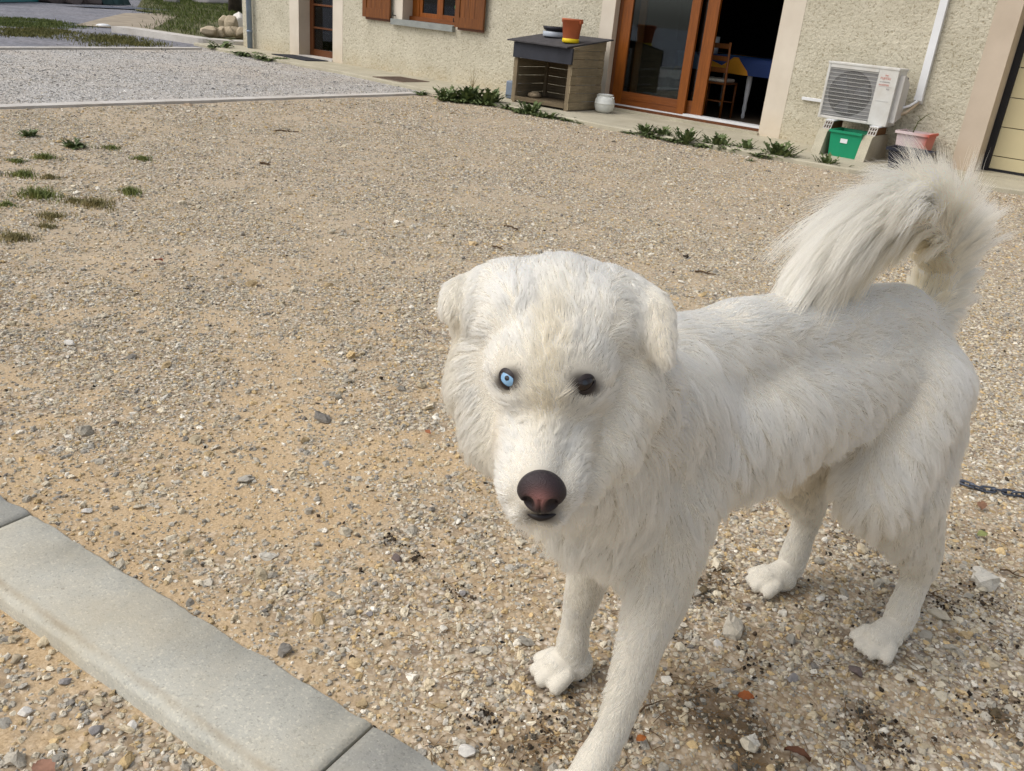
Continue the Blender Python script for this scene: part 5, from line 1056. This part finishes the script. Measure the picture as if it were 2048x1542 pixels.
# ------------------------------------------------------------------ weeds
def leafmat(name, a, b):
    t = NT(name); t.set(.7, spec=.3); oi = t.noise(6, 3); t.base(t.ramp(oi, [(.3, a), (.7, b)])); return t.m
WEED = leafmat('dandelion_leaf', srgb(62, 78, 44), srgb(112, 126, 78)); GRS = leafmat('grass_blade', srgb(74, 92, 40), srgb(136, 138, 76)); MOSS = leafmat('dry_moss', srgb(100, 98, 58), srgb(146, 132, 88))
EG_ = 'weeds growing along the edge of the walkway slab'
def weed(px, py, wpx, label, kind='weed', tall=1.0, z=0.0, group=None, flat=False):
    p = gp(px, py, z); dep = np.linalg.norm(p - EYE); rad = wpx / 2 * dep / FPX * (1.1 if group == EG_ else 1.0); m = MB(); rr = random.Random(int(px * 7 + py)); n = int(40 + wpx * 1.0)
    if kind == 'weed':
        for k in range(n):
            a = rr.uniform(0, 6.283); off = rr.uniform(0, .45) * rad; bx, by = math.cos(a * 3) * off, math.sin(a * 3) * off; L = rad * rr.uniform(.5, 1.05); up = rr.uniform(.25, 1.15) * tall; w = L * rr.uniform(.07, .12); q = []
            S_ = 8; tw_ = rr.uniform(-.4, .4)
            for i in range(S_ + 1):
                t = i / S_; r = off * .2 + L * t * (1 - .3 * up * t); h = L * up * (1.5 * t - (1.1 if up < .6 else .7) * t * t); ww = w * math.sin(math.pi * min(1, .12 + t * .9)) ** .7 * (1.7 if i % 2 else .5)
                ax = a + tw_ * t; c = Vector((bx + math.cos(ax) * r, by + math.sin(ax) * r, max(h, .002))); s_ = Vector((-math.sin(ax), math.cos(ax), 0)); q += [c - s_ * ww + Vector((0, 0, ww * .4)), c, c + s_ * ww + Vector((0, 0, ww * .4))]
            m.add(q, [(i * 3 + k2, i * 3 + 3 + k2, i * 3 + 4 + k2, i * 3 + 1 + k2) for i in range(S_) for k2 in (0, 1)], True)
        mat = WEED
    else:
        n = int(n * 4.5)
        for k in range(n):
            a = rr.uniform(0, 6.283); o_ = rad * min(1.25, abs(rr.gauss(0, .55))) * (1 + .35 * math.sin(a * 3 + px)); L = rad * rr.uniform(.25, .7) * tall + .01; l = rr.uniform(.2, .9); w = .0016 + dep * .00022; b = Vector((math.cos(a) * o_, math.sin(a) * o_ * .8, 0)); a2 = rr.uniform(0, 6.283); d = Vector((math.cos(a2), math.sin(a2), 0)); s_ = Vector((-d.y, d.x, 0))
            q = []
            for i in range(4): t = i / 3; c = b + d * L * l * t * t + Vector((0, 0, L * t * (1 - .35 * l * t))); q += [c - s_ * w * (1 - t * .85), c + s_ * w * (1 - t * .85)]
            m.add(q, [(i * 2, i * 2 + 2, i * 2 + 3, i * 2 + 1) for i in range(3)], True)
        mat = GRS if kind == 'grass' else MOSS
    o = m.build('weed' if kind == 'weed' else 'grass_tuft', mat); o.location = (p[0], p[1], p[2] - .002); return tag(o, label, 'weed' if kind == 'weed' else 'grass tuft', group)
EG = 'weeds growing along the edge of the walkway slab'
for a in ((895, 202, 60, 'dark green dandelion weed at the end of the pale strip by the slab'), (935, 205, 66, 'tall dark weed next to the end of the pale strip, second from it'), (978, 211, 64, 'spreading weed left of the wooden kennel'), (1018, 219, 40, 'small weed just left of the kennel front foot'),
          (1062, 229, 50, 'low weed before the open front of the kennel'), (1102, 237, 44, 'low weed under the right front post of the kennel'), (1160, 247, 30, 'small lone weed below the plank side of the kennel'), (1238, 261, 30, 'tiny weed on the slab edge below the white jar'),
          (1290, 272, 46, 'weed below the glass door, left one of the two tall clumps'), (1325, 278, 50, 'upright weed below the middle of the sliding door'), (1372, 288, 58, 'bushy weed before the white door track'), (1436, 298, 60, 'weed below the right end of the white door track'), (1488, 305, 50, 'weed below the pale band right of the door'),
          (1558, 319, 68, 'large bushy weed left of the stands of the air conditioner'), (1500, 322, 18, 'tiny weed in the gravel below the clump by the stands'), (1650, 335, 50, 'flat weed on the slab edge below the green tub'), (1608, 322, 22, 'thin weed before the left stand')):
    weed(a[0], a[1], a[2], a[3], tall=1.05 if a[2] > 45 else .6, group=EG)
for a in ((842, 190, 26, 'sparse sprig at the tip of the pale strip, first of the row'), (915, 204, 40, 'low leafy weed between the first clumps by the strip'), (958, 209, 40, 'low leafy weed under the tall dark clumps left of the kennel'), (1042, 226, 34, 'thin weed under the left front post of the kennel'), (1082, 234, 30, 'tiny weed under the middle of the kennel front'), (1132, 242, 26, 'faint sprig below the right kennel post'),
          (1205, 254, 20, 'faint sprig below the white jar'), (1262, 268, 26, 'low sprig below the left part of the glass door'), (1306, 276, 44, 'low leaves between the two clumps below the glass door'), (1348, 284, 34, 'low leaves right of the upright clump below the door'), (1404, 294, 40, 'flat leaves below the middle of the white track'), (1462, 303, 40, 'flat leaves below the foot of the pale band'),
          (1524, 315, 40, 'flat leaves left of the large bushy weed'), (1590, 322, 34, 'flat leaves right of the large bushy weed'), (1672, 339, 34, 'last flat sprig of the row, below the green tub')):
    weed(a[0], a[1], a[2] * 1.35, a[3], tall=.55, group=EG)
weed(440, 100, 52, 'bushy weed at the corner of the house by the drainpipe', tall=.6, group=EG); weed(500, 113, 60, 'flat dark weed on the slab edge right of the drainpipe', tall=.35, group=EG); weed(540, 121, 60, 'flat dark weed before the left end of the door mat', tall=.35, group=EG)
weed(352, 204, 30, 'tiny green weed growing against the pale concrete strip', tall=.3)
YG = 'weeds and tufts in the gravel at the left edge'
for a in ((58, 273, 38, 'weed', 'small leafy weed at upper left of the gravel, near the strip'), (150, 296, 50, 'weed', 'bright leafy weed, the greenest on the left gravel'), (222, 298, 44, 'grass', 'thin pale tuft right of the bright leafy weed'), (284, 319, 40, 'grass', 'small sparse tuft farthest right of the left group'),
          (88, 316, 50, 'grass', 'pale tuft below the bright leafy weed'), (34, 324, 34, 'grass', 'tiny tuft near the left edge above the wider tufts'), (45, 351, 56, 'grass', 'wide green tuft at the left edge, middle of the group'), (100, 356, 34, 'moss', 'flat tuft beside the wide green tuft'),
          (76, 393, 94, 'grass', 'widest grass tuft on the gravel at left'), (12, 412, 40, 'grass', 'grass tuft cut by the left edge of the picture'), (260, 388, 46, 'grass', 'tuft with two upright sprigs on the gravel'), (190, 412, 90, 'moss', 'low mossy patch right of the widest tuft'),
          (150, 405, 44, 'moss', 'mossy patch between the widest tuft and the long low one'), (104, 436, 60, 'moss', 'sparse dry tuft below the widest tuft'), (30, 478, 70, 'moss', 'dry mossy patch near the left edge, lowest of all'), (92, 456, 40, 'moss', 'thin dry tuft right above the lowest patch')):
    weed(a[0], a[1], a[2], a[4], kind=a[3], tall=.75 if a[3] == 'weed' else (.9 if a[0] == 260 else .45), group=YG)
DRYW = leafmat('dry_weed', srgb(110, 100, 70), srgb(140, 126, 90))
ds = tag(empty('dry_stalk'), 'thin dry branching stalk against the wall left of the kennel', 'plant'); p = gp(945, 178, ZS)
for k, (dx, dz) in enumerate(((0, .36), (-.08, .26), (.10, .22), (.05, .3), (-.12, .18))): part('stalk', DRYW, ds, MB().tube([(p[0], p[1], ZS), (p[0] + dx * .4, p[1], ZS + dz * .5), (p[0] + dx, p[1] + .02, ZS + dz)], [.004, .003, .0015], 4))

# ------------------------------------------------------------------ far corner of the yard
def blades(name, poly_fn, n, hgt, mat, label_kind='stuff', seed=1):
    rr = np.random.default_rng(seed); P = poly_fn(rr, n); n = len(P); a = rr.uniform(0, 6.28, n); h = hgt * rr.uniform(.4, 1.2, n); w = .007; d = np.stack([np.cos(a), np.sin(a)], -1); s_ = np.stack([-d[:, 1], d[:, 0]], -1); ln = rr.uniform(.2, .8, n) * h
    V = np.zeros((n, 4, 3)); V[:, 0, :2] = P[:, :2] - s_ * w; V[:, 1, :2] = P[:, :2] + s_ * w; V[:, 2, :2] = P[:, :2] + d * ln[:, None] * .4 + s_ * w * .7; V[:, 3, :2] = P[:, :2] + d * ln[:, None]; V[:, 2, 2] = h * .6; V[:, 3, 2] = h; V[:, :, 2] += P[:, 2:3]
    F = np.arange(n)[:, None] * 4 + np.array([0, 1, 2, 3])[None]
    me = bpy.data.meshes.new(name); me.from_pydata(V.reshape(-1, 3).tolist(), [], F[:, [0, 1, 2, 3]].tolist()); me.materials.append(mat); o = bpy.data.objects.new(name, me); C.objects.link(o); return tag(o, kind='stuff')
def in_px(poly, z=.0):
    pw = [gp(*q, z)[:2] for q in poly]
    def fn(rr, n):
        A = np.array(pw); lo, hi = A.min(0), A.max(0); out = []
        P = rr.uniform(lo, hi, (n * 4, 2)); ins = np.zeros(len(P), bool); j = len(A) - 1
        for i in range(len(A)):
            c = ((A[i, 1] > P[:, 1]) != (A[j, 1] > P[:, 1])) & (P[:, 0] < (A[j, 0] - A[i, 0]) * (P[:, 1] - A[i, 1]) / (A[j, 1] - A[i, 1] + 1e-9) + A[i, 0]); ins ^= c; j = i
        P = P[ins][:n]; P = P + rr.normal(0, .22, P.shape); P = P[rr.random(len(P)) < sstep(.32, .62, fbm(P[:, 0] * 1.6, P[:, 1] * 1.6, 3, 3)) + .08]; return np.column_stack([P, np.full(len(P), z)])
    return fn
LAWN = leafmat('lawn_blade', srgb(52, 72, 28), srgb(104, 112, 50)); LAWN2 = leafmat('dry_grass_blade', srgb(70, 76, 36), srgb(118, 112, 60))
def patch(name, poly, z, mat): 
    A = [gp(*q, z) for q in poly]; return tag(MB().add([(a[0], a[1], z) for a in A], [tuple(range(len(A)))]).build(name, mat), kind='structure')
SOIL = simple('sandy_soil', srgb(150, 138, 120), .95, .25, 2, .3); GSOIL = simple('grassy_soil', srgb(88, 86, 52), .95, .4, 2.5, .3)
patch('sandy_track', [(330, 62), (150, 50), (205, 36), (250, 26), (420, 28), (440, 60)], .02, SOIL)
patch('lawn_soil', [(300, 60), (350, 66), (470, 82), (560, 92), (560, 0), (300, -25), (270, 20), (360, 30)], .035, GSOIL)
blades('lawn_grass', in_px([(292, 58), (345, 66), (410, 72), (486, 66), (486, 0), (300, -5), (285, 25), (355, 40)], .035), 26000, .12, LAWN, seed=2)
blades('drive_grass', in_px([(0, 36), (80, 40), (140, 50), (150, 56), (80, 56), (0, 52)]), 9000, .05, LAWN, seed=3)
blades('drive_grass', in_px([(0, 60), (110, 60), (190, 68), (170, 74), (60, 74), (0, 72)]), 8000, .05, LAWN2, seed=4)
blades('drive_grass', in_px([(190, 78), (240, 74), (300, 88), (290, 94), (180, 93)]), 5000, .06, LAWN2, seed=5)
# low pale kerb curving from the corner of the house
cv = [gp(*q, .12)[:2] for q in ((505, 84), (470, 82.5), (400, 77), (330, 67), (270, 58), (222, 52))]
def curb(name, pts, w, z, mat):
    pts = np.array(pts); m = MB(); us = np.linspace(0, len(pts) - 1, 40); X = np.interp(us, range(len(pts)), pts[:, 0]); Y = np.interp(us, range(len(pts)), pts[:, 1]); vs = []
    for i in range(40):
        a = max(i - 1, 0); b = min(i + 1, 39); d = np.array([X[b] - X[a], Y[b] - Y[a]]); d /= np.linalg.norm(d); n = np.array([-d[1], d[0]])
        if n @ np.array([X[i], Y[i]]) > 0: n = -n
        n = -n
        for o_, zz in ((0, -.05), (0, z), (w, z), (w, -.05)): q = np.array([X[i], Y[i]]) + n * o_; vs.append((q[0], q[1], zz))
    m.add(vs, [(i * 4 + k, i * 4 + 4 + k, i * 4 + 5 + k, i * 4 + 1 + k) for i in range(39) for k in range(3)] + [(0, 1, 2, 3), (156, 159, 158, 157)]); return tag(m.build(name, mat), kind='structure')
curb('raised_concrete_edge', cv, .42, .12, CON_P)
p = gp(207, 52, .02); tag(MB().lathe([(0, 0), (.14, 0), (.16, .03), (.1, .06), (0, .07)], (p[0], p[1], 0), 12).build('white_sack', WHITE), 'small white sack lying at the tip of the curved concrete edge', 'sack')
for k, (px, py, w, h, m, lab) in enumerate(((452, 57, .34, .42, 'tan', 'tan upright rock by the house corner, leftmost of three'), (465, 62, .36, .44, 'tan', 'rounded rock in the middle of three by the house corner'), (482, 60, .55, .5, 'pale', 'pale grey rock against the house corner, rightmost of three'))):
    p = gp(px, py + 2, .1); rock('rock', p[0], p[1], .1 + h * .35, w, w, h, RKM[m], lab, 'rock', seed=k + 40)
bd = tag(empty('stone_border'), 'low row of rough tan stones holding the lawn beside the house corner', 'border')
for k, px in enumerate((416, 430, 444, 458, 470, 482)):
    p = gp(px, 67 + k * .9, .1); rock('border_stone', p[0], p[1], .15, .42, .3, .26, RKM['tan'], seed=k + 60, par=bd)
tr = tag(empty('tree'), 'slim dark tree standing on the lawn beyond the house corner', 'tree'); p = gp(470, 26, .03); BARK = simple('dark_bark', srgb(66, 58, 48), .95, .4, 8, .6)
part('trunk', BARK, tr, MB().tube([(p[0], p[1], 0), (p[0] + .05, p[1], 1), (p[0], p[1] + .1, 2.2), (p[0] + .1, p[1], 3.4)], [.26, .2, .17, .12], 12))
cr = MB(); rr = random.Random(5)
for k in range(5): 
    a = rr.uniform(0, 6.28); e = (p[0] + math.cos(a) * 1.2, p[1] + math.sin(a) * 1.2, 4.2 + rr.random()); part('limb', BARK, tr, MB().tube([(p[0] + .05, p[1], 2.6 + .2 * k), e], [.08, .03], 7))
for k in range(2600):
    u = Vector((rr.gauss(0, 1), rr.gauss(0, 1), rr.gauss(0, .8))); u = u.normalized() * rr.uniform(.5, 1) ** .5 * 1.7; c = Vector((p[0], p[1], 4.6)) + u * (1 + .25 * math.sin(u.x * 3 + u.y * 2)); a_ = Vector((rr.gauss(0, 1), rr.gauss(0, 1), rr.gauss(0, .5))).normalized() * .09; b_ = a_.orthogonal().normalized() * .05
    cr.add([c - a_, c - b_, c + a_, c + b_], [(0, 1, 2, 3)])
part('crown', LAWN, tr, cr)
for k, (px, py, w, h, lab) in enumerate(((425, 8, 1.9, .7, 'wide pale flat boulder at the top of the lawn'), (345, 6, 1.0, .5, 'smaller pale boulder left of the wide one on the lawn'), (480, 16, .9, 1.0, 'grey boulder beyond the tree by the house corner'))):
    p = gp(px, py, .03); rock('boulder', p[0], p[1], h * .25, w, w * .7, h, RKM['grey'], lab, 'boulder', seed=k + 80)
for k, (px, w) in enumerate(((100, 1.4), (130, 1.6), (165, 1.5), (196, 1.2))):
    p = gp(px, 5 + k, 0); rock('rubble_block', p[0], p[1], .2, w, 1.0, .75, RKM['dark'], ('brown rubble block at the far edge, leftmost by the teal cover', 'long brown rubble block in the far heap, second from left', 'brown rubble block in the far heap, third from left', 'brown rubble block at the right end of the far heap')[k], 'rubble', seed=k + 90)
TEAL = simple('teal_cover', srgb(40, 112, 112), .5, .2, 2, .2)
tp_ = gp(4, 6); a_, b_ = gp(-40, 7), gp(86, 4); d_ = (b_ - a_) / np.linalg.norm(b_ - a_); n_ = np.array([-d_[1], d_[0], 0]); n_ = n_ if n_ @ a_ > 0 else -n_
vs = []; 
for i in range(15):
    for j, (o_, z) in enumerate(((0, .02), (.15, .75), (.5, 1.0), (1.4, 1.05), (1.9, .02))): q = a_ + (b_ - a_) * i / 14 + n_ * o_; vs.append((q[0] + random.uniform(-.05, .05), q[1] + random.uniform(-.05, .05), z + random.uniform(-.06, .06) * (j > 0)))
tag(MB().add(vs, [(i * 5 + k, i * 5 + 5 + k, i * 5 + 6 + k, i * 5 + 1 + k) for i in range(14) for k in range(4)], True).build('tarpaulin', TEAL), 'teal tarpaulin over a long heap at the far left edge', 'tarpaulin')
tarp2 = gp(230, 8); a_, b_ = gp(205, 10), gp(262, 12); vs = []
for i in range(12):
    for j, (o_, z) in enumerate(((0, .02), (.2, .55), (.7, .8), (1.2, .02))): q = a_ + (b_ - a_) * i / 11 + n_ * o_; vs.append((q[0] + random.uniform(-.06, .06), q[1] + random.uniform(-.06, .06), z + random.uniform(-.1, .1) * (j > 0)))
tag(MB().add(vs, [(i * 4 + k, i * 4 + 4 + k, i * 4 + 5 + k, i * 4 + 1 + k) for i in range(11) for k in range(3)], True).build('tarpaulin', simple('dark_teal_cover', srgb(36, 62, 60), .6, .4, 3, .3)), 'crumpled dark green tarpaulin right of the rubble heap', 'tarpaulin')
sh_ = gp(-10, 13); a_, b_ = gp(150, 14), gp(330, 22); vs = []
for i in range(24):
    for o_ in (-.35, .0, .45): q = a_ + (b_ - a_) * i / 23 + n_ * o_; vs.append((q[0], q[1], .03 + (.05 if o_ == 0 else 0) * random.uniform(.2, 1)))
tag(MB().add(vs, [(i * 3 + k, i * 3 + 3 + k, i * 3 + 4 + k, i * 3 + 1 + k) for i in range(23) for k in range(2)], True).build('plastic_sheet', simple('grey_black_sheet', srgb(62, 66, 78), .45, .4, 4, .3)), 'long dark plastic sheet lying flat before the far heap', 'sheet')
# hedge far behind so that nothing is bare beyond the yard
hg = tag(empty('hedge'), 'dense dark hedge at the very back beyond the rubble heap', 'hedge')
hm = MB(); rr = random.Random(8); a_, b_ = gp(-60, -4)[:2] * 1.12, gp(470, -1)[:2] * 1.05
for k in range(9000):
    t = rr.random(); q = a_ + (b_ - a_) * t; c = Vector((q[0] + rr.gauss(0, .45), q[1] + rr.gauss(0, .45), rr.uniform(0, 2.0) * (.8 + .2 * math.sin(t * 20)))); u = Vector((rr.gauss(0, 1), rr.gauss(0, 1), rr.gauss(0, 1))).normalized() * .11; w = u.orthogonal().normalized() * .06; hm.add([c - u, c - w, c + u, c + w], [(0, 1, 2, 3)])
part('foliage', LAWN, hg, hm)

# dry stalks and straw lying in the stones near the dog
lm = MB(); rr = np.random.default_rng(12); k = 0
while k < 520:
    c = gp(rr.uniform(800, 2048), rr.uniform(1080, 1542)); c = c[:2]
    if float(dirt_mask(np.array(c[0]), np.array(c[1]))) < rr.random() * .7 and rr.random() > .12: continue
    k += 1; a = rr.uniform(0, 6.28); L = rr.uniform(.012, .055); b_ = rr.normal(0, .15); pts = []
    for i in range(4):
        t = i / 3 - .5; x_ = c[0] + math.cos(a + b_ * t) * L * t; y_ = c[1] + math.sin(a + b_ * t) * L * t; pts.append((x_, y_, float(ground_h(np.array(x_), np.array(y_))) + .006 + .003 * math.sin(i)))
    lm.tube(pts, rr.uniform(.0004, .0009), 3, caps=False)
tag(lm.build('plant_litter', simple('straw_litter', srgb(118, 92, 58), .9, .5, 9)), kind='stuff')
